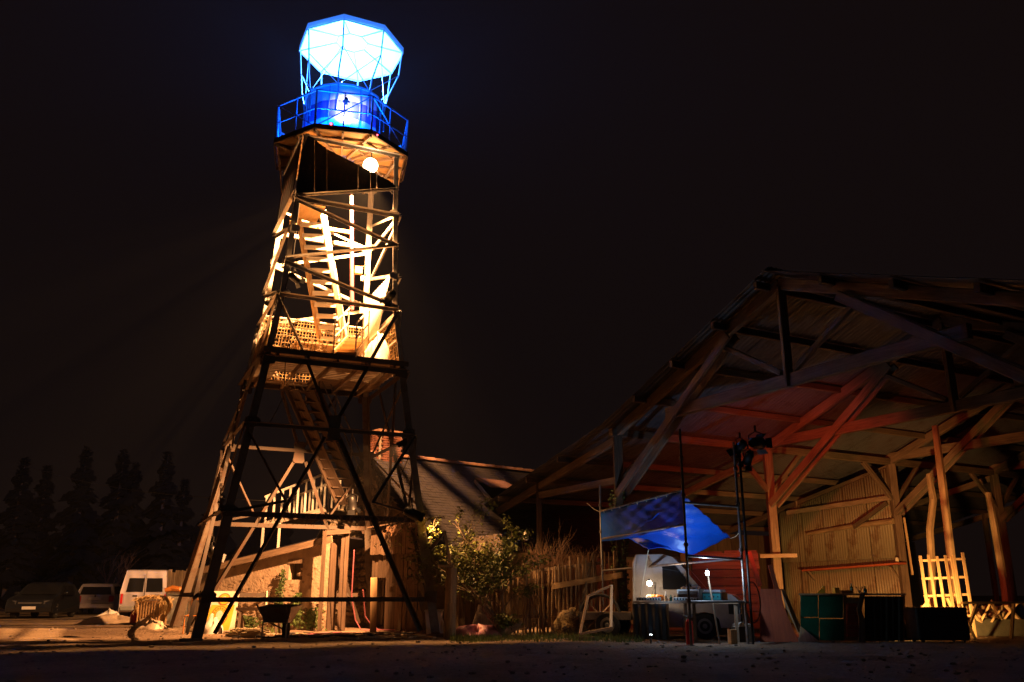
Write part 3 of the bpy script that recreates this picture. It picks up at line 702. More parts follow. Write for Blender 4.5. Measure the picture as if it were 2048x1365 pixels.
m = MB(); kk = m.pts([oc(.46, ZC + .305, k) for k in range(8)]); m.face(range(kk, kk + 8)); m.build('canopy_panel', 'canopy_cloth', can)
# the lamp inside the drum that shines up into the canopy
t = thing('uplight', V(DC.x, DC.y, 14.68), 'blue white uplight standing on the drum roof under the canopy', 'lamp')
m = MB(); m.lathe([(.22, 0), (.25, .10), (.20, .12)], V(DC.x, DC.y, 14.68), 14); m.build('housing', 'black_metal', t)
m = MB(); m.lathe([(.19, 0), (.19, .012)], V(DC.x, DC.y, 14.802), 14); m.build('lamp_glass', glow('uplight_glass', (.35, .65, 1.0), 8.0), t)
UPL = light('uplight_beam', 'POINT', V(DC.x, DC.y, 14.98), 7500, (.05, .25, 1.0), .15)
UPL.parent = t; UPL.location = V(0, 0, .30)
# lamp on the deck rail lighting the drum
dl = oct_(RD - .05, ZD + 1.12, 7) * .5 + oct_(RD - .05, ZD + 1.12, 8) * .5
pc = par_can(at(693, 199, dl.y), V(DC.x, DC.y, 13.8), 'black lamp on the deck rail aimed at the drum cabin', .5)
DLT = light('rail_spot', 'SPOT', W[pc.name] + view * -.20, 260, (.62, .55, 1.0), .06, V(DC.x + .1, DC.y, 13.95), R(95), .7)
DLT.parent = pc; DLT.location = view * -.20
BLUE = []
for q, (k, f, lab, pw) in enumerate(((7, .12, 'small blue flood lamp on the deck at its front left corner', 420), (7, .88, 'small blue flood lamp on the deck at its front right corner', 420), (2, .5, 'small blue flood lamp on the left side of the deck', 260), (5, .5, 'small blue flood lamp on the right side of the deck', 260))):
    c = lerp(oct_(RD - .22, ZD + .05, k), oct_(RD - .22, ZD + .05, k + 1), f); t = thing('deck_floodlight', c, lab, 'lamp', 'blue deck floodlights')
    inn = V(DC.x - c.x, DC.y - c.y, 0).normalized(); dd = (inn * .25 + V(0, 0, 1)).normalized(); Md = dd.to_track_quat('Z', 'Y').to_matrix()
    MB().box(c + V(0, 0, .06), (.20, .12, .08), M=Md).build('housing', 'black_metal', t); MB().box(c + dd * .045 + V(0, 0, .06), (.17, .09, .006), M=Md).build('lamp_glass', glow('blue_led_%d' % q, (.1, .3, 1.0), 12.0), t)
    l = light('blue_flood_beam', 'SPOT', c, pw, (.0, .10, 1.0), .06, c + dd, R(165), .5); l.parent = t; l.location = V(0, 0, .06) + dd * .07
for px, py, yy, lab in ((663, 250, DC.y - 1.75, 'small red beacon lamp at the front edge of the octagonal deck'), (755, 271, DC.y - 1.35, 'tiny red beacon lamp right along the deck edge')):
    p = at(px, py, yy - .12); t = thing('beacon_lamp', p, lab, 'lamp'); sz = 1.0 if px < 700 else .6
    MB().lathe([(.06 * sz, -.05 * sz), (.07 * sz, 0), (.06 * sz, .02 * sz)], p, 12, 'Y').build('housing', 'black_metal', t)
    MB().blob(p - V(0, .05 * sz, 0), .035 * sz, 1, 0, 10, 6).build('bulb', glow('beacon_red_' + str(px), (1.0, .05, .08), 14.0), t, smooth=True)

# the big work lamp under the deck: lights the shaft, the yard and the house
LP = at(741, 331, 21.62)
t = thing('work_lamp', LP, 'blazing warm work lamp hung under the octagonal deck', 'lamp')
aimv = V(-.15, .55, -.8).normalized(); Mx = aimv.to_track_quat('Z', 'Y').to_matrix()
MB().lathe([(.05, -.02), (.14, .03), (.20, .10), (.21, .105)], LP + V(0, .05, .16), 14, M=V(0, 0, -1).to_track_quat('Z', 'Y').to_matrix()).build('reflector', 'white_sheet', t, smooth=True)
MB().blob(LP + V(0, 0, .0), .20, 2, 0, 16, 10).build('bulb', glow('work_bulb', (1.0, .62, .30), 60.0), t, smooth=True)  # globe enlarged to take in the glare of the lamp
MB().tube([LP + V(0, .05, .2), LP + V(0, .1, .5)], .015, 6).build('hanger', 'black_metal', t)
LAMP = light('work_lamp_light', 'SPOT', LP, 21000, (1.0, .47, .16), .06, LP + V(-.50, .25, -1.0), R(134), .5)
LAMP.parent = t; LAMP.location = V(-.02, .08, -.24)

# power cables strapped to and hung from the tower
def sag(pts, r, label, s=.25):
    ps = []
    for a, b in zip(pts, pts[1:]):
        for i in range(8): f = i / 8; ps.append(lerp(a, b, f) - V(0, 0, s * 4 * f * (1 - f) * .5))
    ps.append(pts[-1]); tag(MB().tube(ps, r, 5).build('hanging_cable', 'cable_dark'), label, 'cable', 'power cables on the tower')
sag([at(571, 712, 20.4), at(568, 790, 20.6), at(536, 850, 20.6)], .010, 'thin cable dangling under the left of the plank platform', .1)
sag([leg(2, ZT) + VX * .1, leg(2, 9.3) + VX * .16, leg(2, 8.2) + VX * .1, leg(2, 6.6) + VX * .12, leg(2, 4.8) + VX * .2], .012, 'power cable running down the right tower leg', .05)
sag([leg(1, ZT) + UX * .12, leg(1, 9.2) + UX * .18, leg(1, 8.1) + UX * .1, leg(1, 6.7) + UX * .15], .012, 'power cable looped along the front left tower leg', .08)
sag([leg(2, 4.6), lerp(leg(2, 3.6), leg(1, 3.6), .12), at(823, 1020, 21.1)], .010, 'cable feeding the low stage light on the right leg', .2)
sag([LP + V(0, .1, .4), LP + V(.3, .2, -.2), leg(2, 11.4), leg(2, ZT)], .011, 'cable hanging from the blazing work lamp', .35)
sag([leg(3, 5.2), leg(3, 3.4) + UX * .1, at(424, 1098, 21.0)], .010, 'cable feeding the stage light on the left legs', .15)

# ------------------------------------------------------------------ stone house
HR, HG = V(.766, .643, 0), V(-.643, .766, 0)             # along the ridge, along the gable (leftwards)
HA = V(-4.43, 27.0, 0); HZ, HE, HW = 5.04, 2.36, 3.2     # foot under the gable apex, ridge and eave height, half width
house = thing('stone_house', HA + HR * 5, 'old stone house with slate roof and brick chimney behind the tower', 'house')
def hp(g, r, z): return HA + HG * g + HR * r + V(0, 0, z)
MB().prism([hp(-HW, 0, 0), hp(HW, 0, 0), hp(HW, 0, HE), hp(0, 0, HZ - .08), hp(-HW, 0, HE)], HR * .45).build('gable_wall', 'mortar', house)
MB().prism([hp(-HW, .45, 0), hp(-HW, 11, 0), hp(-HW, 11, HE), hp(-HW, .45, HE)], HG * .45).build('side_wall', 'mortar', house)
MB().prism([hp(HW, .45, 0), hp(HW, 11, 0), hp(HW, 11, HE), hp(HW, .45, HE)], HG * -.45).build('side_wall', 'mortar', house)
sl = (HZ - HE) / HW
roofs = {}
for s in (-1, 1):
    up = V(0, 0, .06); e = HW + .32
    roofs[s] = MB().prism([hp(0, -.14, HZ), hp(s * e, -.14, HZ - sl * e), hp(s * e, 11.2, HZ - sl * e), hp(0, 11.2, HZ)], V(0, 0, .07)).build('roof', 'slate', house)
# slate courses: stepped strips on the slope that faces the yard, staggered slates in each
rs = random.Random(5); mslates = MB(); nrow = 34
for i in range(nrow):
    t0, t1 = i / nrow, (i + 1.25) / nrow; e = HW + .34
    x = -.16 + (i % 2) * -.1
    while x < 11.2:
        wd = .22; j = rs.uniform(-.012, .012); up = .075 + rs.uniform(0, .010)
        A = hp(-e * (1 - t0) + j, x, HZ - sl * e * (1 - t0) + up + .014); B = hp(-e * (1 - t0) + j, x + wd - .008, HZ - sl * e * (1 - t0) + up + .014)
        C_ = hp(-e * max(0, 1 - t1), x + wd - .008, HZ - sl * e * max(0, 1 - t1) + up); D = hp(-e * max(0, 1 - t1), x, HZ - sl * e * max(0, 1 - t1) + up)
        mslates.prism([A, B, C_, D], V(0, 0, -.012)); x += wd
o = stuff(mslates.build('slates', 'slate', house))
for i in range(27):                                                              # ridge tiles
    r = -.1 + i * .42; m = MB()
    pr = [(.13 * math.cos(t), .10 * math.sin(t)) for t in [math.pi * q / 6 for q in range(7)]] + [(-.10, -.01), (.10, -.01)]
    m.section(hp(0, r, HZ + .07), hp(0, r + .43, HZ + .075 + random.uniform(-.008, .01)), pr, prof1=[(x * 1.12, y * 1.15) for x, y in pr]); m.build('ridge_tile', 'ridge_tile', house)
# rubble stones standing proud of the gable
rs = random.Random(9); proto = []
for q in range(4):
    m = MB(); m.blob((0, 0, 0), (.5, .5, .5), 20 + q, .22, 7, 5); o = m.build('stone', 'stone', house, local=True); proto.append(o)
def stone(c, sx, sy, sz, nrm, parent, rnd):
    src = rnd.choice(proto); rz = math.atan2(nrm.y, nrm.x) - math.pi / 2
    o = share(src, c, parent, (rnd.uniform(-.2, .2), rnd.uniform(-.25, .25), rz), (sx, sy, sz)); return o
used = [False] * 4
cnt = 0; z = .12
while z < HZ - .35:
    hgt = rs.uniform(.13, .24); g = -HW + .1
    while g < HW - .1:
        wd = rs.uniform(.18, .46); gm = g + wd / 2
        if z + hgt < HZ - sl * abs(gm) - .18 and gm < 2.2 and (z > 1.2 or gm > -.6) and cnt < 290:
            stone(hp(gm, -.01, z + hgt / 2), wd * 1.05, .17, hgt * 1.08, -HR, house, rs); cnt += 1
        g += wd + .02
    z += hgt + .015
# chimney
CH = hp(.0, .42, 0); cw, cl = .52, .95
MB().box(hp(0, .62, HZ + .22), (.80, .46, 1.06), math.atan2(HR.y, HR.x)).build('chimney', 'mortar', house)
chim = house.children[-1] if False else None
chim = [c for c in house.children if c.name.startswith('chimney')][0]
m = MB(); m.box((0, 0, 0), (.215, .10, .060)); bk = m.build('brick', 'brick', chim, local=True); first = True
ang = math.atan2(HR.y, HR.x)
for row in range(13):
    z = HZ - .22 + row * .074
    for f in range(2):
        n_ = 3 if f == 0 else 2
        for i in range(n_):
            if f == 0: c = hp(.245, 0, z) if False else hp(-.245, .62 + (i - 1) * .235 + (row % 2) * .05, z); rot = ang
            else: c = hp((i - .5) * .235 + (row % 2) * .04, .20, z); rot = ang + math.pi / 2
            if first: bk.location = c - W[chim.name]; bk.rotation_euler = (0, 0, rot); first = False
            else: share(bk, c, chim, (0, 0, rot))
MB().box(hp(0, .62, HZ + .80), (.92, .58, .08), ang).build('chimney_cap', 'ridge_tile', house)
# roof window propped open
K = [hit(px, py, hp(0, 0, HZ + .09), V(*(HR.cross(HG * -1 + V(0, 0, -sl)).normalized()))) for px, py in ((952, 975), (1020, 984), (1000, 1001), (975, 1000))]
def rp(g, r, lift=.1): return hp(-g, r, HZ - sl * g + lift)
sk = [rp(.85, 3.5), rp(.85, 4.75), rp(1.65, 4.75), rp(1.65, 3.5)]
for i in range(4): MB().beam(sk[i] + V(0, 0, .04), sk[(i + 1) % 4] + V(0, 0, .04), .08, .09).build('skylight_frame', 'grey_wood', house)
MB().prism([x + V(0, 0, .015) for x in sk], V(0, 0, .012)).build('skylight_pane', 'car_glass', house)
MB().prism([sk[0] + V(0, 0, .12), sk[1] + V(0, 0, .12), sk[2] + V(.0, -.15, .42), sk[3] + V(.0, -.15, .42)], V(0, 0, .03)).build('skylight_sash', 'ridge_tile', house)

# ------------------------------------------------------------------ lean-to annex in front of the gable
AX0, AX1 = gd(652, 1258), gd(432, 1254)                      # foot of the wall, right and left
AX0 = V((652 - 1024) / 1840 * 24.2, 24.2, 0); AX1 = V((424 - 1024) / 1830 * 25.3, 25.3, 0)
ad = (AX1 - AX0).normalized(); an = V(ad.y, -ad.x, 0)
if an.y > 0: an = -an
annex = thing('lean_to_shed', (AX0 + AX1) / 2, 'low rendered lean-to shed wall lit orange beside the tower legs', 'shed')
ZA0, ZA1 = 2.42, 1.66
AL = (AX1 - AX0).length
def ap(t, z, out=0.0): return AX0 + ad * (AL * t) + an * out + V(0, 0, z)
# wall with a window hole: built as strips round the opening
w0, w1, wz0, wz1 = .225, .345, 1.30, 1.78
top = lambda t: lerp(ZA0, ZA1, t) - .05
def wallquad(t0, t1, z0a, z0b, z1a, z1b, name='wall'):
    return MB().prism([ap(t0, z0a), ap(t1, z0b), ap(t1, z1b), ap(t0, z1a)], an * -.4)
m = wallquad(0, w0, 0, 0, top(0), top(w0)); m.prism([ap(w0, 0), ap(w1, 0), ap(w1, wz0), ap(w0, wz0)], an * -.4)
m.prism([ap(w0, wz1), ap(w1, wz1), ap(w1, top(w1)), ap(w0, top(w0))], an * -.4); m.prism([ap(w1, 0), ap(1, 0), ap(1, top(1)), ap(w1, top(w1))], an * -.4)
m.build('wall', 'render_wall', annex)
MB().prism([ap(w0 - .01, wz1 - .05, .02), ap(w1 + .01, wz1 - .05, .02), ap(w1 + .01, wz1 + .07, .02), ap(w0 - .01, wz1 + .07, .02)], an * -.2).build('lintel', 'old_wood', annex)
MB().prism([ap(w0, wz0, -.3), ap(w1, wz0, -.3), ap(w1, wz1, -.3), ap(w0, wz1, -.3)], an * -.02).build('shutter', 'dark_wood', annex)
MB().prism([ap(-.03, ZA0, .17), ap(1.12, ZA1 - .06, .17), ap(1.12, ZA1 - .06, -3.2), ap(-.03, ZA0, -3.2)], V(0, 0, .05)).build('roof', 'slate', annex)
MB().beam(ap(-.04, ZA0 - .07, .19), ap(1.13, ZA1 - .13, .19), .05, .17).build('barge_board', 'old_wood', annex)
for t in (.12, .3, .48, .66, .84): MB().beam(ap(t, lerp(ZA0, ZA1, t) - .10, .16), ap(t, lerp(ZA0, ZA1, t) - .10, -.1), .09, .10).build('purlin_end', 'old_wood', annex)
for i in range(3): MB().prism([ap(-.004, 0, .015 - .14 * i), ap(-.004, 0, -.12 - .14 * i), ap(-.004, ZA0 - .16, -.12 - .14 * i), ap(-.004, ZA0 - .16, .015 - .14 * i)], ad * -.025).build('shade_board', 'dark_wood', annex)  # dark boards added over the bright wall end to put shade there
rs = random.Random(21); c2 = 0; z = .04
while z < .95:
    hgt = rs.uniform(.09, .17); t = .01
    while t < .97:
        wd = rs.uniform(.12, .30); tm = t + wd / AL / 2
        if z < .45 + .35 * rs.random() and (z < .62 or rs.random() < .5):
            stone(ap(tm, z + hgt / 2, -.005), wd * 1.05, .10, hgt * 1.1, an, annex, rs); c2 += 1
        t += (wd + .02) / AL
    z += hgt + .012
for i in range(46):
    tm = rs.uniform(.03, .95); z = rs.uniform(.8, top(tm) - .5); stone(ap(tm, z, -.022), rs.uniform(.12, .28), .07, rs.uniform(.07, .14), an, annex, rs)
for p in proto:                                          # the source stones take a place too
    tm = rs.uniform(.1, .9); p.location = hp(rs.uniform(-.3, 2), -.01, rs.uniform(2.9, 3.6)) - W[house.name]; p.scale = (.3, .17, .2); p.rotation_euler = (0, 0, math.atan2(-HR.y, -HR.x) - math.pi / 2)
# ivy on the wall
def ivy(t, z0, z1, wd, n, seed, label):
    rnd = random.Random(seed); tt = thing('ivy', ap(t, 0, .05), label, 'ivy'); m = MB(); st_ = []
    x = 0
    for i in range(12): x += rnd.uniform(-.05, .05); st_.append(ap(t + x / AL, z0 + (z1 - z0) * i / 11, .06))
    MB().tube(st_, [.012 - .0007 * i for i in range(12)], 5).build('stem', 'bark', tt)
    for i in range(n):
        f = rnd.random(); k = min(10, int(f * 11)); c = lerp(st_[k], st_[k + 1], f * 11 - k) + ad * rnd.gauss(0, wd * (1.1 - .5 * f)) + an * rnd.uniform(0, .09) + V(0, 0, rnd.uniform(-.04, .04))
        s = rnd.uniform(.018, .038); a = V(rnd.uniform(-1, 1), rnd.uniform(-.4, .4), rnd.uniform(-1, 1)).normalized(); b = a.cross(an + V(rnd.uniform(-.5, .5), 0, rnd.uniform(-.2, .8))).normalized()
        k = m.pts((c - a * s, c - b * s * .9, c + a * s * 1.2, c + b * s * .9)); m.face((k, k + 1, k + 2, k + 3))
    m.build('leaves', 'ivy', tt)
ivy(.385, .1, 1.55, .075, 420, 1, 'tall ivy stem climbing the middle of the orange lit shed wall')
ivy(.22, .1, .95, .09, 300, 2, 'shorter ivy clump on the shed wall right of the tall stem')
ivy(.12, .05, .55, .16, 300, 3, 'low ivy at the foot of the shed wall near its right corner')
ivy(.68, .02, .35, .22, 260, 4, 'ground ivy at the shed wall foot behind the wheelbarrow')
# corner posts and dark porch between annex and gable
porch = thing('wooden_porch', V(-3.6, 24.3, 0), 'dark plank porch with posts between the shed and the house corner', 'porch')
for px, top_, Y in ((650, 1062, 23.9), (688, 1060, 24.3), (696, 1056, 24.3)):
    p = at(px, top_, Y); MB().beam(V(p.x, p.y, 0), p, .09, .10).build('post', 'dark_wood', porch)
MB().beam(at(650, 1066, 23.95), at(700, 1062, 24.2), .08, .12).build('lintel', 'dark_wood', porch)
# vertical planks of the porch front, some short, with the hung panel above
rs = random.Random(31)
PL, PR = V(atz(738, 0, 24.6).x, 24.6, 0), V(atz(834, 0, 23.6).x, 23.6, 0); n = 13
for i in range(n):
    a, b = lerp(PL, PR, i / n), lerp(PL, PR, (i + .93) / n); d0 = (PR - PL).normalized(); nn = V(d0.y, -d0.x, 0)
    z1 = 2.05 + rs.uniform(-.08, .08); z0 = 0 if i > 4 else (1.35 if i in (0, 1, 2, 3) else .0)
    dep = rs.uniform(-.02, .02)
    MB().prism([a + nn * dep + V(0, 0, z0), b + nn * dep + V(0, 0, z0), b + nn * dep + V(0, 0, z1), a + nn * dep + V(0, 0, z1)], nn * -.025).build('plank', 'dark_wood', porch)
    za, zb_ = 1.98 + .2 * i / n * 0, 2.62 + .12 * i / n
    MB().prism([a + nn * (.10 + dep) + V(0, 0, za - rs.uniform(0, .05)), b + nn * (.10 + dep) + V(0, 0, za - rs.uniform(0, .05)), b + nn * (.10 + dep) + V(0, 0, zb_), a + nn * (.10 + dep) + V(0, 0, zb_)], nn * -.022).build('hung_plank', 'barn_wood', porch)
MB().beam(lerp(PL, PR, .45) + V(0, 0, 1.15) + nn * .04, PR + V(0, 0, 1.32) + nn * .04, .04, .07).build('cross_rail', 'dark_wood', porch)
MB().prism([lerp(PL, PR, -.5) + nn * -1.3, lerp(PL, PR, .6) + nn * -1.3, lerp(PL, PR, .6) + nn * -1.3 + V(0, 0, 2.3), lerp(PL, PR, -.5) + nn * -1.3 + V(0, 0, 2.3)], nn * -.05).build('back_door', 'dark_wood', porch)
MB().prism([PL + nn * .25 + V(0, 0, 2.66), PR + nn * .25 + V(0, 0, 2.78), PR + nn * -1.0 + V(0, 0, 2.95), PL + nn * -1.0 + V(0, 0, 2.83)], V(0, 0, .03)).build('porch_roof', 'dark_wood', porch)
# planks leaning at the porch
for px0, py0, px1, py1, Y, wd, mt_, lab in ((746, 1268, 748, 1155, 23.0, .16, 'new_wood', 'wide pale plank standing upright against the porch'),
        (838, 1262, 820, 1192, 22.8, .10, 'old_wood', 'short plank leaning on the porch beside the white bin'), (858, 1262, 836, 1182, 22.4, .12, 'old_wood', 'longer plank leaning between the porch and the white bin')):
    p = gd(px0, py0); p = V(p.x, p.y, 0); q = at(px1, py1, p.y + .25); q.x *= 1.0
    tag(MB().beam(p + V(0, 0, .03), q, wd, .03, (0, 1, 0)).build('leaning_plank', mt_), lab, 'plank')
# white bin
b = gd(867, 1268); t = thing('storage_bin', b, 'square white storage bin by the right tower foot', 'bin')
MB().section(b, b + V(0, 0, .52), [(-.16, -.16), (.16, -.16), (.16, .16), (-.16, .16)], (0, 1, 0), [(-.2, -.2), (.2, -.2), (.2, .2), (-.2, .2)]).build('body', 'white_cloth', t, bevel=.015)
MB().box(b + V(0, 0, .54), (.44, .44, .04)).build('lid', 'white_cloth', t, bevel=.01)
b = gd(884, 1268); drape('plastic_sack', b, (.14, .12), .3, 'white_cloth', 'small pale plastic sack between the bin and the round post', 'sack', 8)

# ------------------------------------------------------------------ walkway with white balusters
wk = thing('balustrade_walkway', at(590, 1040, 26.4), 'sloping wooden walkway with white balusters above the shed roof', 'walkway')
Yn, Yf = 26.0, 27.0
for side_, (Y, mt_, dx) in enumerate(((Yn, 'white_wood', 0), (Yf, 'white_wood', 0))):
    f0, f1 = at(530, 1048, Yn), at(656, 1018, Yn); t0_, t1_ = at(530, 994, Yn), at(643, 950, Yn)
    sh = V(.35 * side_, (Y - Yn), 0)
    MB().beam(t0_ + sh, t1_ + sh, .06, .06).build('hand_rail', mt_, wk); MB().beam(f0 + sh, f1 + sh, .06, .14).build('edge_beam', 'grey_wood', wk)
    for i in range(9):
        t = i / 8; a = lerp(f0, f1, t) + sh; b = lerp(t0_, t1_, t) + sh
        if i == 8: b = lerp(t0_, t1_, 1) + sh
        MB().beam(a, V(a.x, a.y, b.z + (a.x - b.x) * .3), .05, .05).build('baluster', mt_, wk)
f0, f1 = at(530, 1047, Yn), at(656, 1017, Yn)
for i in range(14): c = lerp(f0, f1, (i + .5) / 14); MB().beam(c + V(0, 0, .02), c + V(.35, 1.0, .02), .165, .03).build('plank', 'grey_wood', wk)
for px, py in ((527, 1050), (560, 1043), (655, 1020)):
    p = at(px, py, Yn); MB().beam(V(p.x, p.y, 1.5 if px > 530 else .0), p, .06, .06).build('support_post', 'white_wood', wk)

# ------------------------------------------------------------------ vehicles
def wheel(parent, x, y, r, wd=.19):
    t = MB(); t.lathe([(r * .6, -wd / 2), (r * .93, -wd / 2), (r, -wd / 3), (r, wd / 3), (r * .93, wd / 2), (r * .6, wd / 2)], V(x, y, r), 22, 'Y'); o = t.build('wheel', 'rubber', parent, local=True, smooth=False)
    s = -1 if y < 0 else 1
    m = MB(); m.lathe([(r * .62, -.02), (r * .58, .03), (r * .2, .015), (r * .15, .05)], V(x, y + s * wd * .38, r), 16, 'Y', M=Matrix(((1, 0, 0), (0, 0, s), (0, -s, 0)))); h = m.build('rim', 'hub', o, local=True)
    return o
def car_body(parent, prof, belt, wd, tumble, mat, name='body', fl=None):
    """side outline (x forward, z) across the width; what is above the belt leans in"""
    mb = MB(); n = len(prof); ys = (-1, -.93, 0, .93, 1)
    zmax = max(z for _, z in prof)
    for yy in ys:
        for x, z in prof:
            f = max(0, (z - belt) / (zmax - belt)); inset = 1 - tumble * f; e = .965 if abs(yy) == 1 else 1.0
            xx = x * (e if abs(yy) == 1 else 1); zz = z - (.035 if abs(yy) == 1 and z > belt + .1 * (zmax - belt) else 0)
            mb.pts([V(xx, yy * wd / 2 * inset, zz)])
    for i in range(len(ys) - 1):
        for q in range(n): r = (q + 1) % n; mb.face((i * n + q, i * n + r, (i + 1) * n + r, (i + 1) * n + q))
    mb.face(range(n)); mb.face(range(len(ys) * n - 1, (len(ys) - 1) * n - 1, -1))
    o = mb.build(name, mat, parent, local=True); return o
def side_y(wd, belt, zmax, tumble, z): return wd / 2 * (1 - tumble * max(0, (z - belt) / (zmax - belt)))
def pane_side(parent, pts2, wd, belt, zmax, tumble, s, mat='car_glass', name='window', off=.004):
    ps = [V(x, s * (side_y(wd, belt, zmax, tumble, z) + off), z) for x, z in pts2]
    return MB().prism(ps, V(0, s * .012, 0)).build(name, mat, parent, local=True)
def lettering(parent, text, M_, size, mat):
    c = bpy.data.curves.new('plate_text', 'FONT'); c.body = text; c.size = size; c.extrude = .001; c.align_x = 'CENTER'; c.align_y = 'CENTER'
    o = bpy.data.objects.new('plate_text', c); COL.objects.link(o); o.parent = parent; o.matrix_local = M_; c.materials.append(MATS[mat]); W[o.name] = Vector(); return o

# white van seen from behind
Y = 33.0; b = atz(282, 0, Y); hd = math.atan2(math.cos(R(-17)), math.sin(R(-17)))
van = thing('white_van', b, 'white panel van seen from behind next to the estate car', 'van', None, hd)
Lv, wv, hv = 4.0, 1.58, 1.80; belt = .98; tb = .13
prof = [(-2.0 + 2, .32), (-2.0 + 2, .55), (-1.98 + 2, 1.0), (-1.86 + 2, 1.62), (-1.74 + 2, 1.76), (-1.5 + 2, 1.80), (2.3, 1.80), (2.55, 1.55), (2.75, 1.42), (3.3, .98), (3.95, .82), (4.0, .4), (3.9, .32)]
vb = car_body(van, prof, belt, wv, tb, 'white_paint'); vb.modifiers.new('b', 'BEVEL').width = .03
for s in (-1, 1):                                        # two rear doors with windows
    y0, y1 = (.05, .62) if s > 0 else (-.62, -.05)
    def rx(z): return (0.02 if z < 1.0 else lerp(V(.02, 0, 0), V(.14, 0, 0), (z - 1.0) / .62).x)
    m = MB(); k = [V(rx(z) - .012, y * (1 - tb * max(0, (z - belt) / (hv - belt))), z) for y, z in ((y0, 1.02), (y1, 1.02), (y1 * .97, 1.50), (y0, 1.50))]
    m.prism(k, V(-.012, 0, 0)).build('rear_window', 'car_glass', van, local=True)
    MB().box((-.012, s * .345, .72), (.02, .66, .44)).build('rear_door', 'white_paint', van, local=True, bevel=.01)
    MB().box((-.02, s * .735, .78), (.05, .08, .34)).build('tail_light', 'tail_red', van, local=True, bevel=.008)
    wheel(van, .72, s * .68, .29); wheel(van, 3.3, s * .68, .29)
    pane_side(van, [(2.0, 1.05), (2.95, 1.05), (2.5, 1.45), (2.0, 1.5)], wv, belt, hv, tb, s)
MB().box((-.04, 0, .45), (.12, 1.5, .17)).build('bumper', 'grey_plastic', van, local=True, bevel=.03)
MB().box((-.03, -.10, .645), (.012, .50, .12)).build('number_plate', 'plate', van, local=True)
MB().box((-.035, .30, .88), (.03, .16, .05)).build('door_handle', 'black_plastic', van, local=True, bevel=.008)
MB().box((-.037, -.02, 1.1), (.014, .012, 1.3)).build('door_gap', 'black_plastic', van, local=True)

# white estate
Y = 44.0; b = atz(186, 0, Y); hd = math.atan2(math.cos(R(-14)), math.sin(R(-14)))
est = thing('white_estate_car', b, 'white estate car seen from behind between the black car and the van', 'car', None, hd)
wv, hv, belt, tb = 1.72, 1.45, .90, .20
prof = [(0, .28), (-.03, .5), (.02, .86), (.20, 1.34), (.34, 1.43), (1.6, 1.46), (2.3, 1.42), (3.0, .95), (3.9, .80), (4.1, .5), (4.05, .28)]
car_body(est, prof, belt, wv, tb, 'white_paint').modifiers.new('b', 'BEVEL').width = .03
m = MB(); m.prism([V(.03 - .012, y, z) if z < 1 else V(.165 - .012, y * .88, z) for y, z in ((-.70, .93), (.70, .93), (.70, 1.29), (-.70, 1.29))], V(-.012, 0, .0)).build('rear_window', 'car_glass', est, local=True)
for s in (-1, 1):
    MB().box((-.015, s * .73, .73), (.06, .22, .28)).build('tail_light', 'tail_red', est, local=True, bevel=.01)
    pane_side(est, [(.35, .95), (1.1, .95), (1.1, 1.32), (.45, 1.32)], wv, belt, 1.46, tb, s); pane_side(est, [(1.16, .95), (2.0, .95), (2.0, 1.33), (1.16, 1.33)], wv, belt, 1.46, tb, s); pane_side(est, [(2.06, .95), (2.85, .95), (2.3, 1.33), (2.06, 1.33)], wv, belt, 1.46, tb, s)
    wheel(est, .75, s * .74, .30); wheel(est, 3.25, s * .74, .30)
MB().box((-.05, 0, .42), (.14, 1.68, .22)).build('bumper', 'white_paint', est, local=True, bevel=.03)
MB().box((-.035, .0, .74), (.012, .56, .13)).build('number_plate', 'plate', est, local=True)
MB().box((-.06, -.35, .53), (.16, .95, .025)).build('trim_strip', 'black_plastic', est, local=True)
MB().lathe([(.045, 0), (.045, .01)], V(-.012, 0, .86), 12, 'X').build('badge', 'chrome', est, local=True)

# black car facing the yard
Y = 36.0; b = atz(55, 0, Y); rayd = V(b.x, b.y, 0).normalized(); lf = V(-rayd.y, rayd.x, 0)
fw = (-rayd * math.cos(R(17)) + lf * math.sin(R(17))).normalized(); hd = math.atan2(fw.y, fw.x)
blk = thing('black_car', b, 'black hatchback parked at the left edge with glinting headlamps', 'car', None, hd)
wv, hv, belt, tb = 1.70, 1.42, .88, .2
prof = [(.0, .25), (.06, .45), (.0, .62), (-.12, .74), (-1.0, .90), (-1.75, 1.34), (-2.2, 1.42), (-3.3, 1.36), (-3.85, .95), (-3.95, .5), (-3.9, .25)]
car_body(blk, [(x, z) for x, z in prof], belt, wv, tb, 'dark_paint').modifiers.new('b', 'BEVEL').width = .03
for s in (-1, 1):
    m = MB(); m.prism([V(.0, s * .52, .56), V(-.10, s * .80, .58), V(-.14, s * .80, .70), V(-.06, s * .50, .68)], V(.03, 0, .01)).build('headlamp', 'chrome', blk, local=True)
    pane_side(blk, [(-1.15, .92), (-1.95, .92), (-1.95, 1.29), (-1.72, 1.27)], wv, belt, 1.42, tb, s); pane_side(blk, [(-2.0, .92), (-2.9, .92), (-2.9, 1.28), (-2.0, 1.30)], wv, belt, 1.42, tb, s)
    wheel(blk, -.72, s * .72, .30); wheel(blk, -3.2, s * .72, .30)
    MB().box((-1.25, s * .93, .98), (.10, .16, .11)).build('wing_mirror', 'dark_paint', blk, local=True, bevel=.03)
MB().prism([V(-1.0, -.66, .93), V(-1.0, .66, .93), V(-1.66, .56, 1.31), V(-1.66, -.56, 1.31)], V(.012, 0, .012)).build('windscreen', 'car_glass', blk, local=True)
MB().box((.06, 0, .42), (.02, .5, .11)).build('number_plate', 'plate', blk, local=True)
MB().box((.0, 0, .60), (.03, .86, .07)).build('grille', 'chrome', blk, local=True)

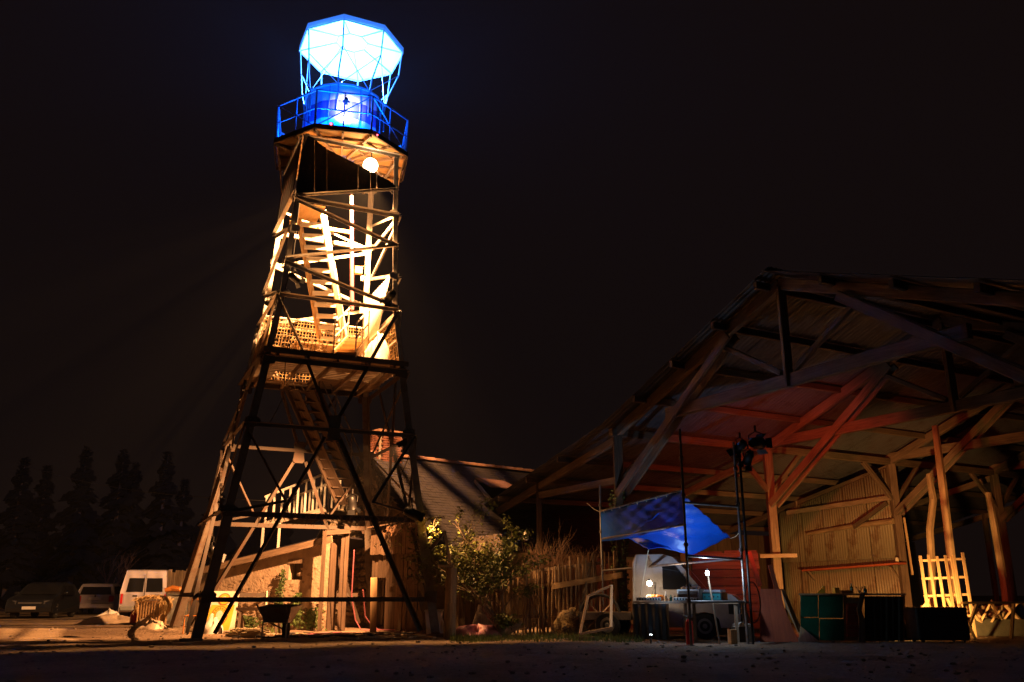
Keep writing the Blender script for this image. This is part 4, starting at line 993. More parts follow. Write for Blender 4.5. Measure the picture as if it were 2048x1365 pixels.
# ------------------------------------------------------------------ left yard clutter
def fence_boards(p0, p1, z0, z1, n, mat, name, label, cat, seed, rag=.06):
    rnd = random.Random(seed); t = thing(name, (p0 + p1) / 2, label, cat); d = (p1 - p0).normalized(); nn = V(d.y, -d.x, 0)
    for i in range(n):
        a, b = lerp(p0, p1, i / n), lerp(p0, p1, (i + .95) / n); zz = z1 + rnd.uniform(-rag, rag); dp = nn * rnd.uniform(-.01, .01)
        MB().prism([a + dp + V(0, 0, z0), b + dp + V(0, 0, z0), b + dp + V(0, 0, zz), a + dp + V(0, 0, zz + rnd.uniform(-.01, .01))], nn * -.022).build('board', mat, t)
    for z in (z0 + (z1 - z0) * .2, z0 + (z1 - z0) * .8): MB().beam(p0 + V(0, 0, z) - nn * .05, p1 + V(0, 0, z) - nn * .05, .05, .08).build('rail', mat, t)
    return t
fence_boards(atz(326, 0, 32.0), atz(440, 0, 30.5), 0.05, 1.72, 15, 'old_wood', 'board_fence', 'vertical board fence behind the left tower legs', 'fence', 2)
b = atz(350, 0, 27.5); t = thing('old_cabinet', b, 'pale metal cabinet standing behind the leftmost tower leg', 'cabinet')
MB().box(b + V(0, 0, .45), (.62, .6, .9), .3).build('body', 'white_sheet', t, bevel=.02); MB().box(b + V(0, 0, .92), (.68, .66, .04), .3).build('top', 'grey_plastic', t, bevel=.01)
MB().box(b + V(.02, -.31, .5), (.52, .02, .7), .3).build('door', 'white_sheet', t, bevel=.01)
p = b + V(-.1, -.05, .94); tag(MB().tube([p + V(-.3, 0, .1), p + V(-.1, .05, .16), p + V(.15, 0, .13), p + V(.3, .05, .1)], [.06, .09, .08, .05], 8).build('rag_roll', 'orange_paint'), 'rolled orange rag on top of the pale cabinet', 'rag')
# slatted crate draped with straw coloured netting
b = atz(301, 0, 24.0); t = thing('slatted_crate', b, 'upright slatted crate lit yellow in front of the van', 'crate')
for i in range(9): x = -.28 + i * .07; MB().beam(b + V(x, -.25, .05), b + V(x, -.25, .74), .028, .02, (0, 1, 0)).build('slat', 'new_wood', t)
for i in range(6): y = -.2 + i * .08; MB().beam(b + V(.30, y, .05), b + V(.30, y, .74), .02, .028, (0, 1, 0)).build('slat', 'new_wood', t)
for z in (.06, .40, .74):
    MB().box(b + V(0, -.235, z), (.62, .02, .05)).build('rail', 'new_wood', t); MB().box(b + V(.285, 0, z), (.02, .46, .05)).build('rail', 'new_wood', t)
MB().box(b + V(0, 0, .42), (.54, .44, .62)).build('liner', 'canvas', t)
m = MB(); rs = random.Random(77)
for i in range(900):
    a = rs.uniform(-.36, .36); top_ = b + V(a, rs.uniform(-.28, .26), .76 + .10 * math.cos(a * 4)); s = 1 if a > 0 else -1
    if rs.random() < .55: ps = [top_, top_ + V(rs.uniform(-.1, .1), rs.uniform(-.1, .1), rs.uniform(.0, .06)), top_ + V(rs.uniform(-.15, .15), rs.uniform(-.14, .05), rs.uniform(-.1, .0))]
    else:
        e = b + V(.34 + rs.uniform(-.05, .07) if rs.random() < .75 else -.34 + rs.uniform(-.05, .04), rs.uniform(-.3, .2), .76); ps = [e, e + V(rs.uniform(-.03, .06), rs.uniform(-.05, .05), -.12), e + V(rs.uniform(-.06, .04), 0, -rs.uniform(.2, .36))]
    m.tube(ps, [.005, .006, .003], 4, False)
tag(stuff(m.build('straw_netting', 'straw')), 'tangle of straw coloured fibre draped over the slatted crate', 'netting')
drape('canvas_sheet', atz(232, 0, 25.2) + V(0, 0, .12), (.95, .5), .2, 'canvas', 'crumpled beige tarpaulin heaped on the sand before the van', 'tarpaulin', 14, n=30, m=10)
drape('canvas_sheet', atz(212, 0, 26.2) + V(0, 0, .08), (.40, .3), .30, 'white_cloth', 'white plastic bag standing behind the beige tarpaulin', 'bag', 15)
drape('sack', atz(297, 0, 23.5) + V(0, 0, .02), (.42, .28), .24, 'canvas', 'brown sack slumped at the foot of the slatted crate', 'sack', 17)
b = atz(266, .0, 24.3); t = thing('gas_bottle', b, 'dark bottle shaped canister beside the slatted crate', 'canister')
MB().lathe([(.10, 0), (.11, .03), (.11, .34), (.08, .42), (.04, .45), (.04, .52)], b + V(0, 0, .08), 14).build('body', 'extinguisher_red', t, smooth=False)
MB().lathe([(.05, .50), (.05, .56)], b + V(0, 0, .08), 10).build('cap', 'black_metal', t)
# painted board, tube chair, bag
b = gd(432, 1266); pb = thing('painted_board', b, 'yellow painted board with round flower motif leaning inside the tower', 'board')
pY = 23.2
def pbp(x, z): d = V(.97, .24, 0).normalized(); return atz(432, 0, pY) + d * x + V(0, .22 * z, z)
MB().prism([pbp(-.42, .03), pbp(.42, .03), pbp(.42, 1.0), pbp(-.42, 1.0)], V(.0, .03, 0)).build('panel', 'cream_paint', pb)
fn2 = V(.24, -.97, .2).normalized()
def ell(cx, cz, rx, rz, off, n=22): return [pbp(cx + rx * math.cos(2 * math.pi * i / n), cz + rz * math.sin(2 * math.pi * i / n)) + fn2 * off for i in range(n)]
MB().prism([pbp(-.42, .05) + fn2 * .004, pbp(.30, .05) + fn2 * .004, pbp(.36, .66) + fn2 * .004, pbp(-.20, .66) + fn2 * .004], fn2 * .003).build('ground_paint', 'yellow_paint', pb)
MB().prism(ell(.02, .40, .20, .24, .008), fn2 * .003).build('ring_paint', 'ochre_line', pb); MB().prism(ell(.02, .40, .18, .22, .012), fn2 * .003).build('ring_fill', 'yellow_paint', pb)
MB().prism(ell(.02, .40, .105, .14, .016), fn2 * .003).build('heart_line', 'orange_paint', pb); MB().prism(ell(.02, .40, .09, .125, .020), fn2 * .003).build('heart', 'cream_paint', pb)
MB().prism(ell(.08, .80, .15, .15, .008), fn2 * .003).build('upper_ring', 'ochre_line', pb); MB().prism(ell(.08, .80, .125, .125, .012), fn2 * .003).build('upper_disc', 'yellow_paint', pb); MB().prism(ell(.08, .80, .06, .07, .016), fn2 * .003).build('upper_heart', 'cream_paint', pb)
for i in range(16):
    a = 2 * math.pi * i / 16; MB().prism(ell(.02 + .145 * math.cos(a), .40 + .18 * math.sin(a), .016, .022, .016, 8), fn2 * .003).build('petal', 'ochre_line', pb)
b = atz(388, 0, 22.4); t = thing('tube_chair', b, 'orange tubular chair frame between the left tower legs', 'chair')
for s in (-.2, .2):
    MB().tube([b + V(s, -.2, 0), b + V(s, -.18, .42), b + V(s, .18, .44), b + V(s, .24, .8)], .014, 7).build('side_frame', 'orange_paint', t); MB().tube([b + V(s, .2, 0), b + V(s, .18, .44)], .014, 7).build('leg', 'orange_paint', t)
MB().tube([b + V(-.2, .24, .8), b + V(.2, .24, .8)], .014, 7).build('back_bar', 'orange_paint', t); MB().tube([b + V(-.2, -.18, .42), b + V(.2, -.18, .42)], .014, 7).build('seat_bar', 'orange_paint', t)
drape('shopping_bag', gd(424, 1268), (.26, .2), .3, 'white_cloth', 'white printed bag slumped before the painted board', 'bag', 23)
MB().prism([W['shopping_bag'] + V(-.02, -.17, .04), W['shopping_bag'] + V(.16, -.15, .05), W['shopping_bag'] + V(.10, -.09, .19), W['shopping_bag'] + V(.0, -.09, .19)], V(0, -.01, 0)).build('print', 'teal', bpy.data.objects['shopping_bag'])
# wheelbarrow
b = gd(548, 1281); t = thing('wheelbarrow', b, 'old metal wheelbarrow standing before the shed wall', 'wheelbarrow')
m = MB(); P = [V(-.33, -.1, .66), V(.33, -.1, .66), V(.36, .75, .70), V(-.36, .75, .70)]; Q = [V(-.24, .05, .36), V(.24, .05, .36), V(.2, .5, .34), V(-.2, .5, .34)]
k = m.pts([b + x for x in P + Q])
for i in range(4): j = (i + 1) % 4; m.face((k + i, k + j, k + 4 + j, k + 4 + i))
m.face((k + 4, k + 5, k + 6, k + 7)); m.build('tray', 'pipe_steel', t, solid=.012)
for i in range(4): MB().tube([b + P[i], b + P[(i + 1) % 4]], .014, 6).build('tray_rim', 'pipe_steel', t)
for s in (-1, 1):
    MB().tube([b + V(s * .07, .92, .2), b + V(s * .2, .4, .33), b + V(s * .27, -.1, .52), b + V(s * .29, -.45, .72)], .018, 7).build('handle', 'pipe_steel', t)
    MB().tube([b + V(s * .25, .0, .42), b + V(s * .25, -.06, .02)], .016, 6).build('leg', 'pipe_steel', t)
MB().lathe([(.12, -.04), (.19, -.045), (.20, -.02), (.20, .02), (.19, .045), (.12, .04)], b + V(0, .95, .2), 18, 'X').build('wheel', 'rubber', t)
tag(MB().lathe([(.035, 0), (.04, .02), (.03, .35), (.025, .38)], atz(531, .62, 22.2), 12).build('candle', 'cream_paint'), 'tall pale candle stub standing above the wheelbarrow', 'candle')
W_ = atz(531, .0, 22.2); t = thing('saw_horse', W_, 'low wooden saw horse behind the wheelbarrow', 'trestle')
MB().beam(W_ + V(-.75, 0, .58), W_ + V(.35, 0, .58), .09, .08).build('top_bar', 'dark_wood', t)
for x in (-.65, .25):
    for s in (-.22, .22): MB().beam(W_ + V(x, 0, .55), W_ + V(x + .05, s, 0), .06, .05).build('leg', 'dark_wood', t)
# cables and hoses on the ground
def cable(pts, r, mat, label, name='cable', cat='cable', group=None, wob=.05, seed=0):
    rnd = random.Random(seed); ps = []
    for i in range(len(pts) - 1):
        for q in range(5):
            p = lerp(Vector(pts[i]), Vector(pts[i + 1]), q / 5); ps.append(p + V(rnd.uniform(-1, 1) * wob, rnd.uniform(-1, 1) * wob, 0))
    ps.append(Vector(pts[-1])); return tag(MB().tube(ps, r, 6).build(name, mat), label, cat, group)
rs = random.Random(41)
for i, (x0, x1, yy, mt_) in enumerate(((452, 620, 1272, 'cable_cream'), (470, 640, 1276, 'cable_dark'), (575, 830, 1270, 'cable_dark'), (590, 850, 1274, 'cable_cream'), (640, 800, 1269, 'cable_pink'), (560, 760, 1277, 'cable_dark'), (660, 865, 1278, 'cable_cream'), (600, 700, 1273, 'cable_pink'))):
    pts = []
    for q in range(9):
        px = lerp(x0, x1, q / 8) if True else 0; g_ = gd(px, yy + rs.uniform(-3, 3)); pts.append(V(g_.x, g_.y, gz(g_.x, g_.y) + .025 + .02 * rs.random()))
    cable(pts, .018 + .008 * (i % 2), mt_, ('cream cable running left towards the rope heap', 'thin black cable beside the rope heap', 'black cable along the porch front', 'cream cable reaching the right tower foot', 'pink cable lying under the pink hoses', 'black cable nearest the camera by the wheelbarrow', 'cream cable ending at the white bin', 'short pink cable before the shed corner')[i], group='cables on the ground by the tower', seed=i, wob=.12)
m = MB()
for i in range(46):
    c = gd(rs.uniform(478, 512), 1275); r = rs.uniform(.12, .34); z = rs.uniform(.03, .22) * (1 - r); ph = rs.uniform(0, 6)
    m.tube([c + V(r * math.cos(a + ph), .55 * r * math.sin(a + ph), z + .03 * math.sin(2 * a)) for a in [i2 * .45 for i2 in range(12)]], .014, 5, False)
tag(stuff(m.build('rope_heap', 'cable_cream')), 'heap of tangled cream rope on the ground before the tower', 'rope')
for x0, y0, x1, y1, lab in ((708, 1100, 722, 1262, 'pink hose hanging down inside the tower nearer the shed'), (726, 1180, 758, 1262, 'pink hose hanging down inside the tower nearer the porch')):
    p, q = at(x0, y0, 23.4), gd(x1, y1); q = V(q.x, q.y, .03)
    tag(MB().tube([p, lerp(p, q, .5) + V(-.15, 0, -.15), lerp(p, q, .85) + V(-.12, 0, -.05), q, q + V(.5, -.1, 0)], .016, 6).build('hose', 'cable_pink'), lab, 'hose')
tag(MB().beam(gd(620, 1272) + V(0, 0, .05), gd(770, 1271) + V(0, 0, .05), .09, .035).build('floor_batten', 'new_wood'), 'long pale batten lying on the ground under the tower', 'batten')
# garland of dead twigs on the low ring of the tower
m = MB(); rs = random.Random(6)
for a, b in ((1, 2), (2, 4)):
    for i in range(170):
        f = rs.random(); c = lerp(leg(a, ZL), leg(b, ZL), .15 + .85 * f) + V(rs.uniform(-.06, .06), rs.uniform(-.06, .06), 0)
        m.tube([c, c + V(rs.uniform(-.08, .08), rs.uniform(-.05, .05), -rs.uniform(.05, .14)), c + V(rs.uniform(-.12, .12), rs.uniform(-.05, .05), -rs.uniform(.12, .30))], [.008, .007, .004], 4, False)
tag(stuff(m.build('twig_garland', 'twig')), 'fringe of dead twigs tied along the lower tower beams', 'garland')
# round post with bracket and sign arm
b = gd(899, 1277); p1 = at(903, 1136, b.y); t = thing('round_post', b, 'thick round timber post right of the tower foot', 'post')
MB().tube([b + V(0, 0, -.05), lerp(b, p1, .5), p1], [.135, .125, .12], 12).build('shaft', 'log_wood', t)
MB().box(p1 + V(-.12, 0, .04), (.34, .26, .05)).build('cap_board', 'new_wood', t)
MB().beam(p1 + V(-.02, 0, .05), at(889, 1062, b.y + .1), .06, .05).build('strut', 'new_wood', t)
MB().beam(at(862, 1100, b.y + .3), at(890, 1062, b.y + .2), .06, .05).build('strut', 'old_wood', t)
# ------------------------------------------------------------------ open barn
C1 = V(2.67, 22.0, 0); BA, BV = V(.875, .485, 0), V(.485, -.875, 0)
def bp(a, v, z): return C1 + BA * a + BV * v + V(0, 0, z)
PROF = [(-7.6, 3.36), (-.25, 4.98), (5.83, 7.22), (11.9, 4.98)]
def roof_z(v):
    for (a, za), (b, zb_) in zip(PROF, PROF[1:]):
        if v <= b: return za + (zb_ - za) * (v - a) / (b - a)
    return PROF[-1][1]
barn = thing('open_barn', bp(10, 2, 0), 'large open timber barn with corrugated roof and red lit trusses', 'barn')
BAYS = [0, 5.15, 10.3, 15.45, 20.6]
def bb(p, q, wd, ht, name, mat='barn_wood', par=barn): return MB().beam(p, q, wd, ht, ch=.012).build(name, mat, par)
for i, a in enumerate(BAYS):
    for v in ((0, 11.66)):
        lean = .0
        bb(bp(a, v, -.05), bp(a, v, roof_z(v) - .22), .22, .22, 'post')
        s = 1 if v < 5 else -1
        for o_ in (-.13, .13): bb(bp(a + o_, v + s * .08, 3.3), bp(a + o_, v + s * 4.35, 6.30), .06, .20, 'raking_strut')
        if i < 4: bb(bp(a + .1, v, 3.7), bp(a + 1.25, v, 4.78), .11, .13, 'wind_brace')
        if i > 0: bb(bp(a - .1, v, 3.7), bp(a - 1.25, v, 4.78), .11, .13, 'wind_brace')
    bb(bp(a, 0, roof_z(0) - .20), bp(a, 5.83, 7.02), .13, .24, 'rafter'); bb(bp(a, 5.83, 7.02), bp(a, 11.9, 4.78), .13, .24, 'rafter')
    bb(bp(a, -7.6, 3.16), bp(a, 0, 4.70), .11, .2, 'rafter')
    bb(bp(a + .02, 2.0 if i == 0 else -.1, 5.0), bp(a + .02, 9.7 if i == 0 else 11.8, 5.0), .14, .26, 'tie_beam')
    bb(bp(a, 5.83, 4.86), bp(a, 5.83, 6.95), .16, .16, 'king_post')
    bb(bp(a, 6.0, 5.18), bp(a, 7.9, 6.28), .10, .11, 'web_strut'); bb(bp(a, 5.66, 5.18), bp(a, 3.8, 6.28), .10, .11, 'web_strut')
    if i == 0: bb(bp(a, -3.9, 3.66), bp(a, .1, 3.66), .11, .18, 'tie_beam')
    bb(bp(a, -3.9, 0), bp(a, -3.9, 4.0), .16, .16, 'post')
    if i == 0: bb(bp(a, -7.4, 0), bp(a, -7.4, 3.1), .16, .16, 'post')
for v in (0, 11.66): bb(bp(-.2, v, 4.86), bp(20.8, v, 4.86), .15, .2, 'wall_plate')
for v in (-7.3, -5.6, -3.9, -2.2, 1.3, 2.75, 4.2, 5.55, 7.2, 8.7, 10.2): bb(bp(-.42, v, roof_z(v) - .10), bp(20.9, v, roof_z(v) - .10), .10, .16, 'purlin', 'dark_wood')
# roof sheets
def sheet_mesh(ln, wd=.92, pitch=.131, dep=.026):
    m = MB(); n = int(wd / pitch) * 4
    for i in range(n + 1): x = wd * i / n; d = math.sin(x / pitch * 2 * math.pi) * dep; m.pts((V(x, 0, d), V(x, ln, d)))
    for i in range(n): k = 2 * i; m.face((k, k + 2, k + 3, k + 1))
    return m
for si, ((va, za), (vb_, zb_)) in enumerate(zip(PROF, PROF[1:])):
    d = bp(0, vb_, zb_) - bp(0, va, za); ln = d.length; rows = 3; sl_ = ln / rows + .12; src = None
    yv = d.normalized(); xv = BA; zv = xv.cross(yv).normalized()
    if zv.z < 0: zv = -zv
    Mrot = Matrix((xv, yv, zv)).transposed().to_euler()
    if (Matrix((xv, yv, zv)).determinant() < 0): Mrot = Matrix((xv, yv, -zv)).transposed().to_euler()
    for c in range(24):
        for r_ in range(rows):
            P = bp(-.40 + c * .89, va, za + .0) + d * (r_ / rows) - yv * (.10 if r_ == 0 else .02) + V(0, 0, .03 + .006 * (c % 2) + .012 * r_)
            if src is None: src = sheet_mesh(sl_).build('roof_sheet', 'sheet_metal', barn, local=True, smooth=True); src.location = P - W[barn.name]; src.rotation_euler = Mrot
            else: share(src, P, barn, Mrot)
# side cladding of the lean-to end, dark boards
rs = random.Random(51)
for i in range(30):
    a = i * .7; z1 = 3.1
    MB().prism([bp(a, -7.5, 0), bp(a + .68, -7.5, 0), bp(a + .68, -7.5, z1), bp(a, -7.5, z1)], BV * .02).build('side_board', 'dark_wood', barn)
# corrugated partition on the third truss of the lean-to
wall = thing('corrugated_partition', bp(10.3, -2.3, 0), 'yellow lit corrugated sheet wall inside the barn behind the bar', 'wall')
nseg = 5; vs = [-.12, -1.0, -1.9, -2.8, -3.7, -4.7]
for i in range(nseg):
    v0, v1 = vs[i], vs[i + 1]
    corrugated(bp(10.25, v0, .0), bp(10.25, v1, .0), bp(10.25, v0, 2.05), bp(10.25, v1, 2.05), .095, .016, BA, 'wall_sheet', 'wall_sheet', wall)
    corrugated(bp(10.22, v0, 1.98), bp(10.22, v1, 1.98), bp(10.22, v0, roof_z(v0) - .35), bp(10.22, v1, roof_z(v1) - .35), .095, .016, BA, 'wall_sheet', 'wall_sheet', wall)
for z, mt_ in ((3.05, 'old_wood'),): MB().tube([bp(10.12, -.0, z), bp(10.12, -1.6, z - .05), bp(10.12, -3.4, z - .18)], [.09, .075, .06], 8).build('pole_rail', 'log_wood', wall)
MB().beam(bp(10.1, 0, 3.75), bp(10.1, -4.2, 3.62), .08, .14).build('girt', 'old_wood', wall)
MB().beam(bp(10.05, -.1, 3.6), bp(9.95, -1.35, 2.95), .05, .12).build('slanted_board', 'dark_wood', wall)
t = thing('wall_shelf', bp(10.0, -1.6, 1.7), 'long orange plank shelf on the corrugated wall', 'shelf')
MB().beam(bp(9.98, .25, 1.80), bp(9.98, -3.5, 1.68), .34, .05).build('shelf_board', 'red_wood', t)
for v in (-.1, -3.3): MB().beam(bp(10.15, v, 1.4), bp(9.85, v, 1.70), .05, .05).build('shelf_bracket', 'old_wood', t)
tag(MB().lathe([(.05, 0), (.05, .09), (.03, .12)], bp(9.95, .1, 1.86), 10).build('jar', 'cream_paint'), 'small pale jar at the right end of the wall shelf', 'jar')
# loose poles under the roof
for pts, r, lab in (([at(1858, 948, 24.5), at(1867, 1000, 24.4), at(1860, 1060, 24.3), at(1864, 1130, 24.3), V(atz(1866, 0, 24.3).x, 24.3, -.02)], .10, 'crooked round pole behind the lattice rack'),
                    ([at(1870, 852, 22.6), at(1884, 960, 22.5), at(1903, 1120, 22.4), V(atz(1915, 0, 22.3).x, 22.3, -.02)], .105, 'tall straight timber prop rising behind the lattice rack'),
                    ([at(1976, 985, 23.6), at(1990, 1060, 23.6), at(2010, 1180, 23.5), V(atz(2018, 0, 23.5).x, 23.5, -.02)], .10, 'leaning post at the far right of the barn')):
    tag(MB().tube(pts, [r * .8] + [r] * (len(pts) - 1), 8).build('timber_prop', 'log_wood'), lab, 'post')
tag(MB().beam(at(1808, 1035, 25.5), V(atz(1826, 1.35, 25.5).x, 25.5, 1.45), .05, .04).build('thin_batten', 'new_wood'), 'thin pale batten leaning right of the lit wall', 'batten')

# ------------------------------------------------------------------ bar counter
BY = 18.5
def bx(px, z, dy=0): return atz(px, z, BY + dy)
t = thing('bar_counter', bx(1706, 0), 'makeshift bar with green boards brick red panel and dark curtain', 'bar')
zt = .90
for x0, x1, z0, z1 in ((1602, 1636, .48, zt), (1602, 1638, .03, .46), (1638, 1686, .46, zt), (1640, 1688, .03, .44)):
    MB().prism([bx(x0, z0), bx(x1, z0), bx(x1, z1), bx(x0, z1)], V(0, .025, 0)).build('green_panel', 'green_board', t)
for i in range(9):
    z = .10 + i * .072; MB().prism([bx(1694, z, .02), bx(1723, z, .02), bx(1723, z + .064, .02), bx(1694, z + .064, .02)], V(0, .03, 0)).build('red_slat', 'red_wood', t)
MB().prism([bx(1687, .02, .05), bx(1724, .02, .05), bx(1724, .86, .05), bx(1687, .86, .05)], V(0, .02, 0)).build('niche_back', 'new_wood', t)
MB().tube([bx(1724, 0, -.04), bx(1723, .45, -.05), bx(1718, .62, -.04), bx(1726, .95, -.04)], [.075, .06, .05, .05], 8).build('trunk_leg', 'log_wood', t)
m = MB(); n = 44; rs = random.Random(3)
for i in range(n + 1):
    px = lerp(1729, 1806, i / n); dy = .045 * math.sin(i * .9) + .02 * math.sin(i * .37 + 1); m.pts((bx(px, .02, dy - .02), bx(px, .88, dy * .4)))
for i in range(n): m.face((2 * i, 2 * i + 2, 2 * i + 3, 2 * i + 1))
m.build('curtain', 'curtain', t, smooth=True)
MB().prism([bx(1598, zt, -.06), bx(1812, zt, -.06), bx(1812, zt, .5), bx(1598, zt, .5)], V(0, 0, .035)).build('counter_top', 'new_wood', t)
for px in (1604, 1690, 1806): MB().beam(bx(px, 0, .4), bx(px, zt, .4), .06, .06).build('leg', 'old_wood', t)
def bottle(p, h, r, mat, label, group=None):
    return tag(MB().lathe([(r, 0), (r, h * .55), (r * .35, h * .75), (r * .35, h), (r * .4, h)], p, 12).build('bottle', mat, smooth=False), label, 'bottle', group)
zc_ = zt + .037
bottle(bx(1704, zc_, .2), .20, .032, 'bottle_green', 'green bottle in the middle of the bar top')
bottle(bx(1731, zc_, .15), .14, .035, 'teal', 'short teal bottle at the right of the bar top')
tag(MB().box(bx(1672, zc_ + .055, .15), (.11, .09, .11), .3).build('yellow_box', 'yellow_paint', bevel=.006), 'small yellow box on the bar top', 'box')
tag(MB().box(bx(1692, zc_ + .03, .12), (.26, .12, .06), .1).build('orange_tray', 'orange_paint', bevel=.006), 'flat orange tray on the bar top', 'tray')
tag(MB().prism([bx(1634, zc_, .25), bx(1650, zc_, .25), bx(1649, zc_ + .16, .3)], V(0, .03, 0)).build('yellow_wedge', 'yellow_paint'), 'yellow triangular card at the left end of the bar top', 'card')
t = thing('corkscrew_stand', bx(1719, zc_, .2), 'tangle of thin metal utensils beside the green bottle', 'utensils')
for i in range(6): a = i * 1.05; MB().tube([bx(1719, zc_, .2), bx(1719, zc_ + .1, .2) + V(.07 * math.cos(a), .05 * math.sin(a), .02), bx(1719, zc_ + .13, .2) + V(.12 * math.cos(a), .05 * math.sin(a), 0)], .005, 5).build('utensil', 'pipe_steel', t)
# floodlight on the floor behind the bar end
fl = V(atz(1812, 0, 19.0).x, 19.0, 0); t = thing('floor_floodlight', fl, 'low black floodlight on the ground left of the black case', 'floodlight')
MB().box(fl + V(0, 0, .19), (.48, .20, .30)).build('housing', 'black_metal', t, bevel=.03); MB().tube([fl + V(-.27, 0, .2), fl + V(-.27, .03, .02), fl + V(.27, .03, .02), fl + V(.27, 0, .2)], .018, 6).build('stand', 'black_metal', t)
MB().box(fl + V(0, .106, .20), (.40, .012, .22)).build('lamp_glass', glow('flood_glass', (1.0, .62, .2), 25.0), t)
FL1 = light('floodlight_beam', 'SPOT', fl + V(0, .16, .24), 2200, (1.0, .50, .13), .10, fl + V(2.3, 6, .5), R(100), .7); FL1.parent = t; FL1.location = V(0, .16, .24)
# black flight case
b = V(atz(1892, 0, 18.1).x, 18.1, 0); t = thing('flight_case', b, 'large black flight case silhouetted before the lattice rack', 'case')
MB().box(b + V(0, .3, .36), (1.02, .6, .62)).build('body', 'black_plastic', t, bevel=.04)
for x in (-.4, .4):
    for y in (.1, .5): MB().lathe([(.045, -.02), (.045, .02)], b + V(x, y, .045), 10, 'X').build('castor', 'black_metal', t)
MB().box(b + V(0, -.012, .5), (.98, .015, .02)).build('lid_seam', 'black_metal', t)
for x in (-.3, .3): MB().box(b + V(x, -.015, .47), (.10, .02, .10)).build('latch', 'black_metal', t, bevel=.005)
# lattice rack
b = V(atz(1908, 0, 20.6).x, 20.6, 0); rk = thing('lattice_rack', b, 'tall wooden lattice rack lit bright yellow', 'rack')
rd = V(.985, -.17, 0)
for i, x in enumerate((-.47, -.29, -.11, .07, .20, .25, .45)):
    wdt = .06 if i in (0, 6) else .055
    z0 = 0 if i in (0, 6) else .42
    MB().beam(b + rd * x + V(0, 0, z0), b + rd * x + V(0, .06, 1.78 + (.06 if i == 6 else random.uniform(-.03, .03))), wdt, .03, (0, 1, 0)).build('upright', 'new_wood', rk)
for z in (.42, .88, 1.26, 1.66): MB().beam(b + rd * -.5 + V(0, .035 + .02 * z, z), b + rd * .5 + V(0, .035 + .02 * z, z + .04), .025, .05).build('crossbar', 'new_wood', rk)
# trestle and firewood
b = V(atz(1985, 0, 19.9).x, 19.9, 0); t = thing('plank_trestle', b, 'pale trestle with a long plank at the right edge', 'trestle')
MB().beam(b + V(-.55, 0, .74), b + V(1.3, -.1, .75), .12, .05).build('top_plank', 'new_wood', t)
for x0, x1 in ((-.60, -.42), (-.2, -.65), (.6, .35), (.8, 1.05)): MB().beam(b + V(x0, .05, .72), b + V(x1, -.1, 0), .06, .05).build('leg', 'new_wood', t)
rs = random.Random(8); nlog = 0
for row in range(5):
    for i in range(13 - row):
        px = 1826 + i * 18 + row * 7 + rs.uniform(-4, 4); z = .09 + row * .125; ln = rs.uniform(.35, .55); Yl = 21.6 + rs.uniform(-.15, .15)
        p = atz(px, z, Yl); a = rs.uniform(-.35, .35) + (1.2 if rs.random() < .12 else 0); d = V(math.sin(a), -math.cos(a), rs.uniform(-.25, .2)).normalized() * ln / 2; r = rs.uniform(.05, .085)
        m = MB(); k = rs.choice((4, 5, 7)); m.section(p - d, p + d, [(r * math.cos(2 * math.pi * q / k + row) * rs.uniform(.85, 1.1), r * math.sin(2 * math.pi * q / k + row) * rs.uniform(.85, 1.1)) for q in range(k)])
        tag(m.build('firewood_log', 'log_wood'), 'split firewood log in the stack behind the lattice rack', 'log', 'split logs stacked in the barn'); nlog += 1
for i in range(13):
    px = 1840 + i * 16 + rs.uniform(-4, 4); p = atz(px, rs.uniform(.3, .6), 21.1); a = rs.uniform(-.8, .8); d = V(math.sin(a), -.25, math.cos(a)) * rs.uniform(.25, .42)
    tag(MB().beam(p - d, p + d, rs.uniform(.06, .10), .04).build('split_log', 'new_wood'), 'pale split offcut thrown upright on the firewood stack', 'log', 'split offcuts on the stack')
tag(MB().prism([atz(1945, .02, 20.9), atz(2100, .02, 20.6), atz(2100, .36, 20.9), atz(1950, .38, 21.2)], V(0, .02, 0)).build('ground_sheet', 'curtain'), 'brown sheet covering the foot of the firewood at the right edge', 'sheet')

# ------------------------------------------------------------------ red boards by the second post
t = thing('curved_red_panel', gd(1560, 1280), 'red lit plywood panel leaning beside the van front', 'panel')
m = MB(); n = 12
for i in range(n + 1):
    f = i / n; z = 1.02 * (1 - f); xr = lerp(1562, 1600, f ** 1.6); m.pts((atz(1520, z, 18.8 - .2 * f), atz(xr, z, 18.7 - .35 * f)))
for i in range(n): m.face((2 * i, 2 * i + 1, 2 * i + 3, 2 * i + 2))
m.build('board', 'red_wood', t, solid=.02)
MB().prism([atz(1562, 1.02, 18.68), atz(1570, .7, 18.6), atz(1604, .02, 18.3), atz(1612, .02, 18.34), atz(1578, .72, 18.66), atz(1568, 1.02, 18.72)], V(.03, .05, 0)).build('edge_strip', 'new_wood', t)
tag(MB().prism([atz(1598, .02, 18.2), atz(1640, .02, 18.1), atz(1602, .30, 18.4)], V(0, .05, 0)).build('wedge_board', 'new_wood'), 'pale triangular offcut on the ground left of the bar', 'offcut')
for x0, y0, x1, y1, Y, lab in ((1498, 1104, 1520, 1172, 19.8, 'upper red batten leaning behind the scaffold pole'), (1540, 1130, 1562, 1208, 19.2, 'lower red batten leaning on the red panel')):
    tag(MB().beam(at(x0, y0, Y + .2), at(x1, y1, Y), .09, .04, (0, 1, 0)).build('red_batten', 'red_wood'), lab, 'batten')
c2 = bp(5.15, 0, 0); tag(MB().beam(at(1520, 1112, c2.y - .25), at(1594, 1111, c2.y - .25), .05, .10).build('cross_board', 'old_wood'), 'short board nailed across the second barn post', 'board')

